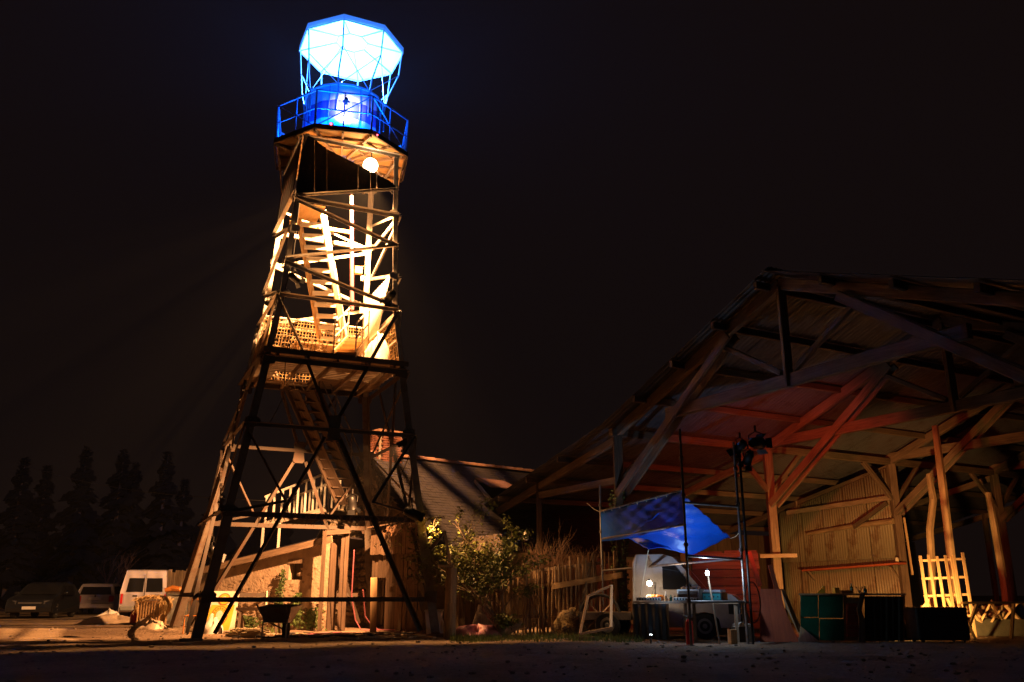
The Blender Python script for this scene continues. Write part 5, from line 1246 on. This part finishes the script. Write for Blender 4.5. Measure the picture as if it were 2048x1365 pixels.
# ------------------------------------------------------------------ scaffold, tarp, stage lights
sc_ = thing('pipe_scaffold', V(3.4, 18, 0), 'steel pipe scaffold holding the blue tarpaulin and stage lights', 'scaffold')
pA = V(atz(1383, 0, 17.1).x, 17.1, 0); pB = V(atz(1496, 0, 17.7).x, 17.7, 0); pC = V(atz(1208, 0, 21.2).x, 21.2, 0)
def up(p, z, lx=0): return p + V(lx, 0, z)
tops = {'A': at(1376, 858, 17.1).z, 'B': at(1484, 884, 17.7).z, 'C': at(1204, 970, 21.2).z}
for nm, p in (('A', pA), ('B', pB), ('C', pC)):
    MB().tube([p, up(p, tops[nm])], .026, 9).build('standard', 'pipe_steel', sc_)
    MB().lathe([(.07, 0), (.07, .012)], p + V(0, 0, .005), 10).build('base_plate', 'pipe_steel', sc_)
    for f in (.2, .45, .68, .86): MB().lathe([(.042, -.03), (.046, 0), (.042, .03)], up(p, tops[nm] * f), 8).build('coupler', 'pipe_steel', sc_)
MB().tube([up(pB, .0, .10), up(pB, tops['B'] * .97, .10)], .026, 9).build('standard', 'black_metal', sc_)
for Z0, Z1, a, b in ((2.82, 2.86, pC, pA), (2.18, 2.20, pC, pA), (2.62, 2.60, pA, pB), (1.62, 1.58, pA, pB), (.78, .78, pA, pB)):
    MB().tube([up(a, Z0), up(b, Z1)], .024, 8).build('ledger', 'pipe_steel', sc_)
e = up(pC, 1.45); MB().tube([e, up(pB, 1.60) + V(0, .05, 0)], .024, 8).build('ledger', 'pipe_steel', sc_)
# blue tarp: a strip hung from the upper ledger that folds and flies out towards the barn
tarp = thing('blue_tarpaulin', up(pA, 2.0), 'crumpled blue tarpaulin slung from the scaffold pipes', 'tarpaulin')
Lq = up(pA, 2.86) - up(pC, 2.82)
def grid_sheet(fn, nu, nv, name, mat, parent):
    m = MB()
    for i in range(nu + 1):
        for j in range(nv + 1): m.pts([fn(i / nu, j / nv)])
    for i in range(nu):
        for j in range(nv): k = i * (nv + 1) + j; m.face((k, k + nv + 1, k + nv + 2, k + 1))
    return m.build(name, mat, parent, smooth=True, solid=.004)
def cr(u, v, s): return s * (.5 * math.sin(23 * u + 9 * v + 2 * math.sin(7 * v)) + .35 * math.sin(41 * u - 17 * v) + .5 * abs(math.sin(9 * u + 13 * v * u)) + .3 * math.sin(70 * v + 20 * u))
q00, q10 = up(pC, 2.80), up(pA, 2.84); q01, q11 = up(pC, 2.12) + V(.0, 0, 0), up(pA, 2.20)
def f1(u, v):
    p = lerp(lerp(q00, q10, u), lerp(q01, q11, u), v); return p + V(.35, .45, 0) * (.035 * math.sin(12 * u) + cr(u, v, .030)) + V(0, 0, -.05 * math.sin(math.pi * u) * v)
grid_sheet(f1, 60, 24, 'hung_panel', 'blue_tarp', tarp)
g0, g1 = lerp(q01, q11, .34), lerp(q10, q11, .15); g2 = at(1460, 1077, 18.6); g3 = at(1297, 1099, 19.0); g4 = at(1385, 1099, 18.3)
def f2(u, v):
    a = lerp(g0, g1, u); b = lerp(g3, g2, u); p = lerp(a, b, v)
    p += V(0, 0, -.16 * math.sin(math.pi * u) * v ** 2 + .05 * math.sin(9 * u) * v ** 3) + V(.1, -.4, .5) * cr(u, v, .030) + V(0, 0, .02 * math.sin(30 * u * (1.2 - v)))
    return p
grid_sheet(f2, 60, 40, 'flying_panel', 'blue_tarp', tarp)
for P_, Q_ in ((g2, up(pB, 2.1)), (g3, V(g3.x - .2, g3.y + .3, .8)), (q00, q00 + V(-.3, .3, .25))):
    MB().tube([P_, lerp(P_, Q_, .5) - V(0, 0, .03), Q_], .007, 5).build('tie_rope', 'cable_cream', tarp)
for i in range(9):
    e_ = lerp(q00, q10, (i + .5) / 9); MB().tube([e_ + V(0, 0, .05), e_ + V(-.02, -.02, 0), e_ - V(0, 0, .03)], .008, 5).build('lashing', 'cable_cream', tarp)
# stage lights on the scaffold top
T = up(pB, tops['B'])
s1_ = par_can(at(1512, 886, 17.75), bp(5.15, 3.0, 4.2), 'black stage light at the scaffold top throwing red light', 1.2)
RED = light('red_beam', 'SPOT', W[s1_.name] + (bp(5.15, 1.0, 3.2) - W[s1_.name]).normalized() * .36, 900, (1.0, .09, .025), .08, bp(5.15, .9, 2.6), R(98), .8)
RED.location = RED.location - W[s1_.name]; RED.parent = s1_
par_can(at(1481, 893, 17.7), at(1300, 1100, 20), 'black stage light hanging left of the scaffold pole top', .95)
par_can(at(1497, 915, 17.65), at(1400, 1200, 20), 'lower black stage light clamped under the scaffold top', .9)

# ------------------------------------------------------------------ van inside the barn
b = V(atz(1418, 0, 20.2).x, 20.2, 0); fwv = V(.955, -.295, 0); hd = math.atan2(fwv.y, fwv.x)
tv = thing('pickup_truck', b, 'small white flatbed pickup parked behind the bench in the barn', 'pickup', None, hd)
wv, hv, belt, tb = 1.55, 1.80, .98, .14                    # x = 0 at the front axle
prof = [(.72, .26), (.76, .45), (.72, .80), (.60, .90), (-.02, .98), (-.50, 1.58), (-.66, 1.72), (-.85, 1.78), (-1.45, 1.78), (-1.52, 1.6), (-1.55, .5), (-1.53, .26), (-.36, .26), (-.33, .42), (-.20, .54), (.0, .58), (.20, .54), (.33, .42), (.36, .26)]
MB().box((-2.15, 0, .46), (1.15, 1.45, .16)).build('flat_bed', 'dark_wood', tv, local=True)
car_body(tv, prof, belt, wv, tb, 'dusty_paint').modifiers.new('b', 'BEVEL').width = .02
for s in (-1, 1):
    wheel(tv, 0, s * .66, .27); wheel(tv, -2.1, s * .66, .27)
    pane_side(tv, [(-.18, 1.02), (-.85, 1.02), (-.85, 1.54), (-.58, 1.52)], wv, belt, hv, tb, s, name='door_window')
    MB().box((.735, s * .58, .66), (.05, .30, .24)).build('lamp_surround', 'black_plastic', tv, local=True, bevel=.01)
    MB().box((.765, s * .58, .68), (.02, .22, .14)).build('headlamp', 'chrome', tv, local=True, bevel=.01)
    MB().box((.62, s * .775, .64), (.22, .012, .24)).build('lamp_return', 'black_plastic', tv, local=True)
    MB().box((-1.02, s * .783, .72), (.014, .006, .9)).build('door_gap', 'black_plastic', tv, local=True); MB().box((-.42, s * .783, .78), (.010, .006, .5)).build('door_gap', 'black_plastic', tv, local=True)
    MB().box((-.9, s * .79, .88), (.14, .025, .035)).build('door_handle', 'black_plastic', tv, local=True)
    MB().box((-.30, s * .90, 1.06), (.08, .14, .12)).build('wing_mirror', 'black_plastic', tv, local=True, bevel=.02)
MB().box((.76, 0, .44), (.12, 1.5, .16)).build('bumper', 'black_plastic', tv, local=True, bevel=.03)
MB().box((.742, 0, .68), (.02, .8, .16)).build('grille', 'black_plastic', tv, local=True)
MB().prism([V(-.06, -.66, 1.03), V(-.06, .66, 1.03), V(-.49, .58, 1.55), V(-.49, -.58, 1.55)], V(.012, 0, .012)).build('windscreen', 'car_glass', tv, local=True)
# plank wall behind the van, red lit
fence_boards(V(atz(1390, 0, 21.7).x, 21.7, 0), V(atz(1530, 0, 21.2).x, 21.2, 0), .0, 1.9, 2, 'dark_wood', 'plank_screen', 'dark horizontal plank screen behind the white pickup', 'screen', 5, .02)
ps_ = bpy.data.objects['plank_screen']
for i in range(9):
    z = .25 + i * .19; p0_, p1_ = V(atz(1392, 0, 21.65).x, 21.62, z), V(atz(1528, 0, 21.15).x, 21.12, z); MB().beam(p0_, p1_, .02, .17).build('plank', 'dark_wood', ps_)

# ------------------------------------------------------------------ work bench
bY0, bY1 = 18.6, 18.2; zb_ = .76
B0, B1 = V(atz(1268, 0, 19.3).x, 19.3, 0), V(atz(1482, 0, 17.95).x, 17.95, 0); bd_ = (B1 - B0).normalized(); bn = V(-bd_.y, bd_.x, 0)
wb = thing('work_bench', (B0 + B1) / 2, 'long plank work bench crowded with gear before the white van', 'bench')
for i in range(3): MB().beam(B0 + bn * (.1 + .2 * i) + V(0, 0, zb_), B1 + bn * (.1 + .2 * i) + V(0, 0, zb_), .19, .04).build('plank', 'old_wood', wb)
for f in (.04, .5, .96):
    for y in (.08, .5): p = lerp(B0, B1, f) + bn * y; MB().beam(p, p + V(0, 0, zb_ - .02), .06, .06).build('leg', 'old_wood', wb)
m = MB(); n = 30
for i in range(n + 1):
    c = lerp(B0, B1, .36 * i / n) - bn * (.02 + .03 * math.sin(i * 1.1)); m.pts((c + V(0, 0, .02), lerp(B0, B1, .36 * i / n) - bn * .01 + V(0, 0, zb_ - .03)))
for i in range(n): m.face((2 * i, 2 * i + 2, 2 * i + 3, 2 * i + 1))
m.build('dust_cloth', 'black_plastic', wb, smooth=True)
def on(f, y=.25, z=0): return lerp(B0, B1, f) + bn * y + V(0, 0, zb_ + .021 + z)
# perforated tray edge (row of small cups)
for f, n_, lab in ((.03, 9, 'slotted tray at the lamp end of the bench'), (.40, 9, 'slotted tray in front of the beige case')):
    t = thing('slotted_tray', on(f + .1, .06), lab, 'tray')
    MB().beam(on(f, .06, .04), on(f + .24, .06, .04), .05, .07).build('body', 'beige_case', t)
    for i in range(n_): MB().box(on(f + .012 + .216 * i / (n_ - 1), .03, .04), (.035, .012, .035), math.atan2(bd_.y, bd_.x)).build('slot', 'black_plastic', t)
t = thing('equipment_case', on(.52, .3), 'open beige equipment case on the bench', 'case'); ang_ = math.atan2(bd_.y, bd_.x)
MB().box(on(.52, .3, .12), (.50, .30, .24), ang_).build('body', 'beige_case', t, bevel=.01); MB().box(on(.52, .14, .11), (.42, .02, .16), ang_).build('front_recess', 'dark_wood', t)
for i in range(6): MB().blob(on(.45 + .028 * i, .3, .26), (.05, .06, .035), i, .3).build('cable_coil', 'canvas', t)
t = thing('amplifier', on(.74, .3), 'dark rack amplifier with blue lit edge on the bench', 'amplifier')
MB().box(on(.74, .3, .09), (.42, .32, .16), ang_).build('body', 'black_metal', t, bevel=.01); MB().box(on(.74, .135, .09), (.38, .01, .12), ang_).build('front_panel', 'teal', t)
for i in range(4): MB().lathe([(.014, 0), (.012, .02)], on(.68 + .04 * i, .12, .09), 8, 'Y').build('knob', 'black_plastic', t)
MB().box(on(.74, .3, .20), (.36, .28, .05), ang_).build('lid', 'rail_paint', t, bevel=.008)
bottle(on(.29, .2), .20, .028, 'cream_paint', 'clear small bottle right of the bench lamp'); bottle(on(.33, .25), .13, .03, 'teal', 'teal jar on the bench next to the small bottle'); bottle(on(.38, .2), .11, .028, 'black_plastic', 'short dark jar left of the beige case')
t = thing('tool_heap', on(.17, .2), 'heap of pale tools and cloth under the bench lamp', 'tools')
rs = random.Random(4)
for i in range(9): c = on(.10 + .15 * rs.random(), .1 + .3 * rs.random(), .03); a = rs.uniform(0, 3.1); d = V(math.cos(a), math.sin(a), rs.uniform(-.1, .3)) * .12; MB().beam(c - d + V(0, 0, .02), c + d + V(0, 0, .02), .03, .02).build('tool', rs.choice(['cream_paint', 'pipe_steel', 'orange_paint']), t)
for i in range(3): MB().blob(on(.12 + .05 * i, .25, .07), (.10, .08, .06), 40 + i, .25).build('cloth', 'orange_paint' if i else 'white_cloth', t)
# bench lamp
lp = on(.13, .22, .36); t = thing('bench_lamp', on(.13, .3), 'bare bright bulb lamp on a short stand on the bench', 'lamp')
MB().lathe([(.08, 0), (.08, .015), (.015, .02)], on(.13, .32), 12).build('base', 'black_metal', t); MB().tube([on(.13, .32), on(.13, .34, .3), on(.13, .30, .42), on(.13, .22, .44)], .01, 6).build('stem', 'black_metal', t)
MB().lathe([(.02, 0), (.025, .05)], lp + V(0, 0, .045), 10).build('socket', 'black_metal', t)
MB().blob(lp, .055, 5, 0, 12, 8).build('bulb', glow('bench_bulb', (1.0, .80, .55), 60.0), t, smooth=True)
BL = light('bench_lamp_light', 'POINT', lp, 8, (1.0, .66, .36), .04); BL.parent = t; BL.location = lp + V(.0, -.03, -.10) - W[t.name]
# resting torch added to throw cool fill light on the tarp
tp = gd(1302, 1287); tp.z = gz(tp.x, tp.y) + .05; t = thing('fill_torch', tp, 'hand torch added on the ground to light the blue tarpaulin', 'torch')
dT = (V(2.95, 19.0, 2.6) - tp).normalized(); Mt = dT.to_track_quat('Z', 'Y').to_matrix()
MB().lathe([(.02, -.05), (.022, .04), (.034, .08), (.036, .11)], tp, 12, M=Mt).build('barrel', 'black_metal', t); MB().lathe([(.031, 0), (.031, .006)], tp + dT * .111, 12, M=Mt).build('lens', glow('torch_lens', (.85, .95, 1.0), 30.0), t)
TL = light('torch_fill', 'SPOT', tp + dT * .14, 210, (.36, .62, 1.0), .03, tp + dT * 3 + V(.2, -.1, .2), R(88), .8); TL.parent = t; TL.location = dT * .14
st0, st1 = at(1414, 1142, 17.62), gd(1440, 1290)
tag(MB().tube([V(st1.x, st1.y, 0), st0], .018, 7).build('leaning_stick', 'old_wood'), 'thin wooden stick leaning against the front of the bench', 'stick')
lq = st0 + V(-.02, -.10, -.03); t = thing('fill_lantern', lq, 'small white lantern added as fill light on the leaning stick', 'lantern')
MB().lathe([(.03, -.07), (.034, -.06), (.034, -.045)], lq, 12).build('base', 'black_metal', t); MB().lathe([(.030, -.045), (.032, .0), (.028, .03)], lq, 12).build('globe', glow('lantern_globe', (.8, .92, 1.0), 40.0), t)
MB().lathe([(.034, .03), (.02, .055), (.006, .06)], lq, 12).build('cap', 'black_metal', t); MB().tube([lq + V(-.03, 0, .04), lq + V(0, .03, .09), lq + V(.03, .05, .05)], .004, 5).build('handle', 'black_metal', t)
LL = light('lantern_fill', 'POINT', lq, 30, (.62, .80, 1.0), .03); LL.parent = t; LL.location = V(.02, -.07, 0)  # added lamp: cool fill for the bar front, red panel and extinguisher
# extinguisher
b = gd(1380, 1290); t = thing('fire_extinguisher', b, 'red fire extinguisher on the ground at the scaffold pole', 'fire extinguisher')
MB().lathe([(.062, 0), (.068, .012), (.068, .38), (.062, .42), (.04, .455), (.02, .47)], b, 18).build('cylinder', 'extinguisher_red', t, smooth=False)
MB().lathe([(.022, .465), (.024, .50), (.018, .52)], b, 10).build('valve', 'chrome', t); MB().beam(b + V(-.01, 0, .52), b + V(.09, -.02, .55), .02, .012).build('lever', 'black_metal', t)
MB().tube([b + V(0, 0, .50), b + V(-.08, -.01, .53), b + V(-.125, -.02, .45), b + V(-.12, -.03, .30), b + V(-.085, -.05, .18)], .010, 6).build('hose', 'black_plastic', t)
# black hose coil on the pole
t = thing('hose_coil', up(pB, .9), 'black hose looped on the right scaffold pole', 'hose')
MB().tube([up(pB, 1.05) + V(.16 + .15 * math.sin(a) * 1.0, .05, -.28 - .38 * math.cos(a)) for a in [i * .35 for i in range(19)]], .013, 6).build('loop', 'black_plastic', t)
b = gd(1466, 1290); tag(MB().box(b + V(0, 0, .14), (.13, .13, .28), .3).build('timber_block', 'new_wood', bevel=.006), 'pale timber block standing below the bench end', 'block')
b = gd(1482, 1286); t = thing('dark_crate', b, 'dark crate of rags beside the timber block', 'crate'); MB().box(b + V(.1, .2, .15), (.36, .3, .3), .2).build('body', 'dark_wood', t, bevel=.01); MB().blob(b + V(.1, .2, .32), (.17, .14, .07), 3, .3).build('rags', 'white_cloth', t)
for px, py, s, lab in ((1288, 1278, .10, 'white paper scrap under the left end of the bench'), (1316, 1277, .08, 'small crumpled paper right of the first scrap')):
    drape('paper_scrap', gd(px, py), (s, s * .8), s * .9, 'white_cloth', lab, 'paper', px, n=10, m=4)

# ------------------------------------------------------------------ paling fence and what leans on it
FY = 21.4
fp0, fp1 = V(atz(978, 0, 22.6).x, 22.6, 0), V(atz(1240, 0, 21.3).x, 21.3, 0)
fen = thing('paling_fence', (fp0 + fp1) / 2, 'ragged fence of chestnut palings behind the leafy bush', 'fence'); rs = random.Random(13); n = 34
for i in range(n):
    f = (i + rs.uniform(-.25, .25)) / n; b = lerp(fp0, fp1, f); tpz = lerp(1.42, 1.86, f) + rs.uniform(-.14, .10); z0 = 0 if f < .5 else rs.uniform(.35, .75)
    r = rs.uniform(.022, .038); x = rs.uniform(-.05, .05)
    MB().tube([b + V(0, rs.uniform(-.04, .04), z0), b + V(x * .5 + rs.uniform(-.015, .015), 0, (z0 + tpz) / 2), b + V(x, rs.uniform(-.03, .03), tpz)], [r, r * .95, r * .7], 5).build('paling', 'log_wood', fen)
for za, zb2, mt_ in ((1.00, 1.30, 'new_wood'), (1.36, 1.68, 'old_wood'), (.40, .42, 'old_wood')):
    MB().beam(fp0 + V(0, .06, za), lerp(fp0, fp1, .97 if za < .5 else 1.0) + V(0, .06, zb2), .05, .07).build('rail', mt_, fen)
o = MB().beam(lerp(fp0, fp1, .50) + V(0, -.06, 1.10), lerp(fp0, fp1, 1.03) + V(0, -.06, 1.36), .045, .13).build('cross_plank', 'new_wood', fen)
drape('straw_bale', lerp(fp0, fp1, .68) + V(0, -.12, 0), (.55, .3), .42, 'straw', 'low brown heap of straw and brush against the palings', 'straw', 33, n=26, m=9)
rs = random.Random(71); m = MB(); c = lerp(fp0, fp1, .68) + V(0, -.15, 0)
for i in range(500):
    a = rs.gauss(0, .32); z = abs(rs.gauss(0, .34)); p = c + V(a, rs.uniform(-.35, .1), z * max(.1, 1 - abs(a))); d = V(rs.uniform(-1, 1), rs.uniform(-.3, .3), rs.uniform(-.5, .7)).normalized() * rs.uniform(.05, .14); m.tube([p - d, p + d], .004, 3, False)
tag(stuff(m.build('dry_brush', 'twig')), 'dry brushwood sticking out of the straw heap', 'brush')
# plank hatch leaning left of the bush
b0_, b1_ = gd(938, 1268), gd(990, 1268); t = thing('plank_hatch', (b0_ + b1_) / 2, 'small leaning hatch of boards left of the bush stem', 'hatch')
for i in range(6):
    z0, z1 = i * .115, i * .115 + .108; l0, r0_ = lerp(b0_, b0_ + V(.22, 0, 0), i / 6), lerp(b1_, b1_ + V(-.10, 0, 0), i / 6)
    MB().prism([l0 + V(0, .3 * z0, z0), r0_ + V(0, .3 * z0, z0), r0_ + V(0, .3 * z1, z1), l0 + V(.03, .3 * z1, z1)], V(0, .02, 0)).build('board', 'old_wood', t)
# frame, wheel, pole
K = [at(1160, 1268, 19.9), at(1176, 1192, 20.25), at(1223, 1171, 20.2), at(1222, 1256, 19.8)]; K[0].z = max(K[0].z, .03)
t = thing('window_frame', (K[0] + K[3]) / 2, 'empty white edged window frame leaning on the fence end', 'window frame')
for i in range(4): MB().beam(K[i], K[(i + 1) % 4], .05, .10, (0, 1, 0)).build('frame_bar', 'white_wood' if i == 2 else 'old_wood', t)
c = at(1200, 1222, 20.5); t = thing('cart_wheel', V(c.x, c.y, 0), 'old spoked wheel leaning behind the window frame', 'wheel'); Mw = V(-.25, -.95, .15).to_track_quat('Z', 'Y').to_matrix(); c.z = .47
ring = [c + Mw @ V(.44 * math.cos(a), .44 * math.sin(a), 0) for a in [2 * math.pi * i / 24 for i in range(25)]]
MB().tube(ring, .035, 6).build('tyre', 'rubber', t); MB().lathe([(.07, -.06), (.07, .06)], c, 10, M=Mw).build('hub', 'old_wood', t)
for i in range(8): a = math.pi * i / 4; MB().tube([c, c + Mw @ V(.43 * math.cos(a), .43 * math.sin(a), 0)], .016, 5).build('spoke', 'old_wood', t)
p0_ = gd(1150, 1272); tag(MB().tube([V(p0_.x, p0_.y, 0), at(1186, 1106, p0_.y + .55)], .032, 7).build('leaning_pole', 'old_wood'), 'straight brown pole leaning on the palings', 'pole')
b = gd(1170, 1281); tag(MB().box(b + V(0, 0, .035), (.40, .16, .07), -.1).build('dark_board', 'dark_wood'), 'short dark board lying in the grass before the frame', 'board')
# ivy clad first barn post
m = MB(); rs = random.Random(15)
for i in range(900):
    z = rs.uniform(.1, 3.4); a = rs.uniform(0, 6.28); r = .14 + rs.uniform(0, .10); c = C1 + V(-.05 + r * math.cos(a), -.05 + r * math.sin(a), z); s = rs.uniform(.018, .04)
    u_ = V(rs.uniform(-1, 1), rs.uniform(-1, 1), rs.uniform(-1, 1)).normalized(); w_ = u_.cross(V(rs.uniform(-1, 1), rs.uniform(-1, 1), rs.uniform(-1, 1))).normalized(); k = m.pts((c - u_ * s, c - w_ * s, c + u_ * s, c + w_ * s)); m.face((k, k + 1, k + 2, k + 3))
t = thing('post_ivy', C1, 'ivy wrapped round the front left barn post', 'ivy'); m.build('leaves', 'ivy', t)
MB().tube([C1 + V(-.13, -.13, .0), C1 + V(-.16, -.10, 1.0), C1 + V(-.12, -.15, 2.2), C1 + V(-.15, -.1, 3.3)], [.03, .026, .02, .01], 6).build('stem', 'bark', t)

# ------------------------------------------------------------------ bushes
def leafy_bush(base, label, seed, n, hgt, lean, mat, leafs, name='leafy_bush', ls=(.022, .05)):
    rnd = random.Random(seed); t = thing(name, base, label, 'bush'); st_ = MB(); lf_ = MB(); tips = []
    def grow(p, d, ln, r, k):
        ps = [p]; q = p
        for i in range(4):
            d = (d + V(rnd.uniform(-1, 1), rnd.uniform(-1, 1), rnd.uniform(-.7, .8)) * .20).normalized(); q = q + d * ln / 4; ps.append(q)
        st_.tube(ps, [r * (1 - .16 * i) for i in range(5)], 5, False)
        if k <= 1: tips.extend((x, d, ln) for x in ps[1:])
        if k == 0: return
        for i in range(rnd.randint(3, 4)): grow(rnd.choice(ps[2:]), (d * .8 + V(rnd.uniform(-1, 1), rnd.uniform(-1, 1), rnd.uniform(-.45, .75)) * .75).normalized(), ln * rnd.uniform(.5, .75), r * .55, k - 1)
    for i in range(n): a = rnd.uniform(0, 6.28); grow(base + V(.05 * math.cos(a), .05 * math.sin(a), 0), (lean + V(rnd.uniform(-.55, .55), rnd.uniform(-.4, .4), 0)).normalized(), hgt * rnd.uniform(.42, .58), .034, 3)
    st_.build('stems', 'bark', t)
    for i in range(leafs):
        p, d, ln = rnd.choice(tips); c = p + V(rnd.gauss(0, .045), rnd.gauss(0, .045), rnd.gauss(0, .04)); s = rnd.uniform(*ls)
        a = V(rnd.uniform(-1, 1), rnd.uniform(-1, 1), rnd.uniform(-.7, .4)).normalized(); b = a.cross(V(rnd.uniform(-1, 1), rnd.uniform(-1, 1), 1.2)).normalized()
        k = lf_.pts((c, c + a * s + b * s * .55, c + a * s * 2.0 - V(0, 0, s * .3), c + a * s - b * s * .55)); lf_.face((k, k + 1, k + 2, k + 3))
    lf_.build('leaves', mat, t); return t
leafy_bush(atz(1008, 0, 21.2), 'yellow green leafy bush in front of the paling fence', 12, 8, 2.9, V(-.05, -.02, .9), 'leaf', 6000, ls=(.026, .06))
leafy_bush(atz(1000, 0, 20.6), 'small low leafy plant at the foot of the leafy bush', 3, 5, .55, V(.0, 0, .8), 'leaf', 420, 'low_plant', (.03, .06))
for i, (px, Y, h, lab) in enumerate(((1086, 22.6, 2.2, 'bare brown shrub rising above the palings'), (1150, 22.8, 1.95, 'lower bare shrub beside the first barn post'))):
    rnd = random.Random(60 + i); b = atz(px, 0, Y); t = thing('bare_shrub', b, lab, 'shrub'); m = MB()
    def grow(p, d, ln, r, k):
        ps = [p]; q = p
        for j in range(4): d = (d + V(rnd.uniform(-1, 1), rnd.uniform(-1, 1), rnd.uniform(-.2, .6)) * .22).normalized(); q = q + d * ln / 4; ps.append(q)
        m.tube(ps, [r, r * .9, r * .75, r * .6, r * .4], 4, False)
        if k:
            for j in range(rnd.randint(3, 5)): grow(rnd.choice(ps[1:]), (d + V(rnd.uniform(-1, 1), rnd.uniform(-.6, .6), rnd.uniform(-.3, .6)) * .6).normalized(), ln * rnd.uniform(.5, .75), r * .6, k - 1)
    for q in range(15): grow(b, V(rnd.uniform(-.5, .5), rnd.uniform(-.2, .2), 1).normalized(), h * rnd.uniform(.45, .6), .018, 3)
    m.build('twigs', 'twig', t)
b = at(1052, 1072, 22.0); tag(MB().lathe([(.05, -.10), (.06, -.08), (.055, .06), (.065, .08), (.03, .10)], b, 10).build('bird_feeder', 'cream_paint'), 'small pale pot stuck on a twig above the bush', 'pot')
drape('dark_rag', gd(955, 1274), (.55, .3), .2, 'cable_pink', 'dark red rag bundle on the ground before the hatch', 'rag', 29)
p = gd(1003, 1272); tag(MB().tube([p + V(-.05, 0, .06), p + V(.25, .1, .16), p + V(.45, .2, .26)], [.10, .09, .08], 8).build('cut_log', 'log_wood'), 'cut log lying at the foot of the bush', 'log')
# broken shed roof glimpsed behind the bush
t = thing('collapsed_shed', V(atz(930, 0, 24.5).x, 24.5, 0), 'sagging plank roof behind the leafy bush', 'shed')
for i in range(8):
    x0, x1 = lerp(872, 1010, i / 8), lerp(872, 1010, (i + .93) / 8)
    MB().prism([at(x0, 1128 + i * .5, 24.0), at(x1, 1128 + i * .5, 24.0), at(x1 - 6, 1082 - i * 2, 25.4), at(x0 - 6, 1082 - i * 2, 25.4)], V(0, 0, -.03)).build('roof_board', 'dark_wood', t)
for px in (915, 1005): p = at(px, 1128, 24.0); MB().beam(V(p.x, p.y, 0), p, .1, .1).build('post', 'old_wood', t)
for i in range(9): a = at(912 + i * 10, 1135, 24.3); MB().prism([V(a.x, a.y, 0), V(a.x + .12, a.y, 0), V(a.x + .12, a.y, a.z), V(a.x, a.y, a.z)], V(0, .02, 0)).build('wall_board', 'dark_wood', t)
# grass at the fence foot
m = MB(); rs = random.Random(91)
for i in range(5200):
    px = rs.choice((rs.uniform(1000, 1290), rs.uniform(900, 1000), rs.uniform(460, 560) if rs.random() < .4 else rs.uniform(1050, 1285))); Y = rs.uniform(18.4, 20.8) if px > 900 else rs.uniform(22.8, 23.9)
    p = atz(px, 0, Y); h = rs.uniform(.04, .16) * (1.0 if rs.random() < .9 else 1.6); a = rs.uniform(0, 3.14); d = V(math.cos(a), math.sin(a), 0) * .007; tip = V(rs.uniform(-.05, .05), rs.uniform(-.05, .05), h); z = gz(p.x, p.y) - .01; p.z = z
    k = m.pts((p - d, p + d, p + tip)); m.face((k, k + 1, k + 2))
tag(stuff(m.build('grass', 'grass')), 'ragged green grass along the foot of the fence', 'grass')

# ------------------------------------------------------------------ haze added for the glow round the lamps
m, nt, b = newmat('lamp_haze'); nt.nodes.remove(b); pv = nt.nodes.new('ShaderNodeVolumePrincipled'); pv.inputs['Density'].default_value = 0.00038; pv.inputs['Color'].default_value = (.8, .82, .86, 1); pv.inputs['Anisotropy'].default_value = 0.2
nt.links.new(pv.outputs[0], nt.nodes['Material Output'].inputs['Volume'])
o = MB().box((0, 30, 9.5), (150, 120, 21)).build('haze', m); stuff(o); tag(o, 'thin haze added to glow faintly round the lamps', 'haze')
S.cycles.volume_bounces = 0
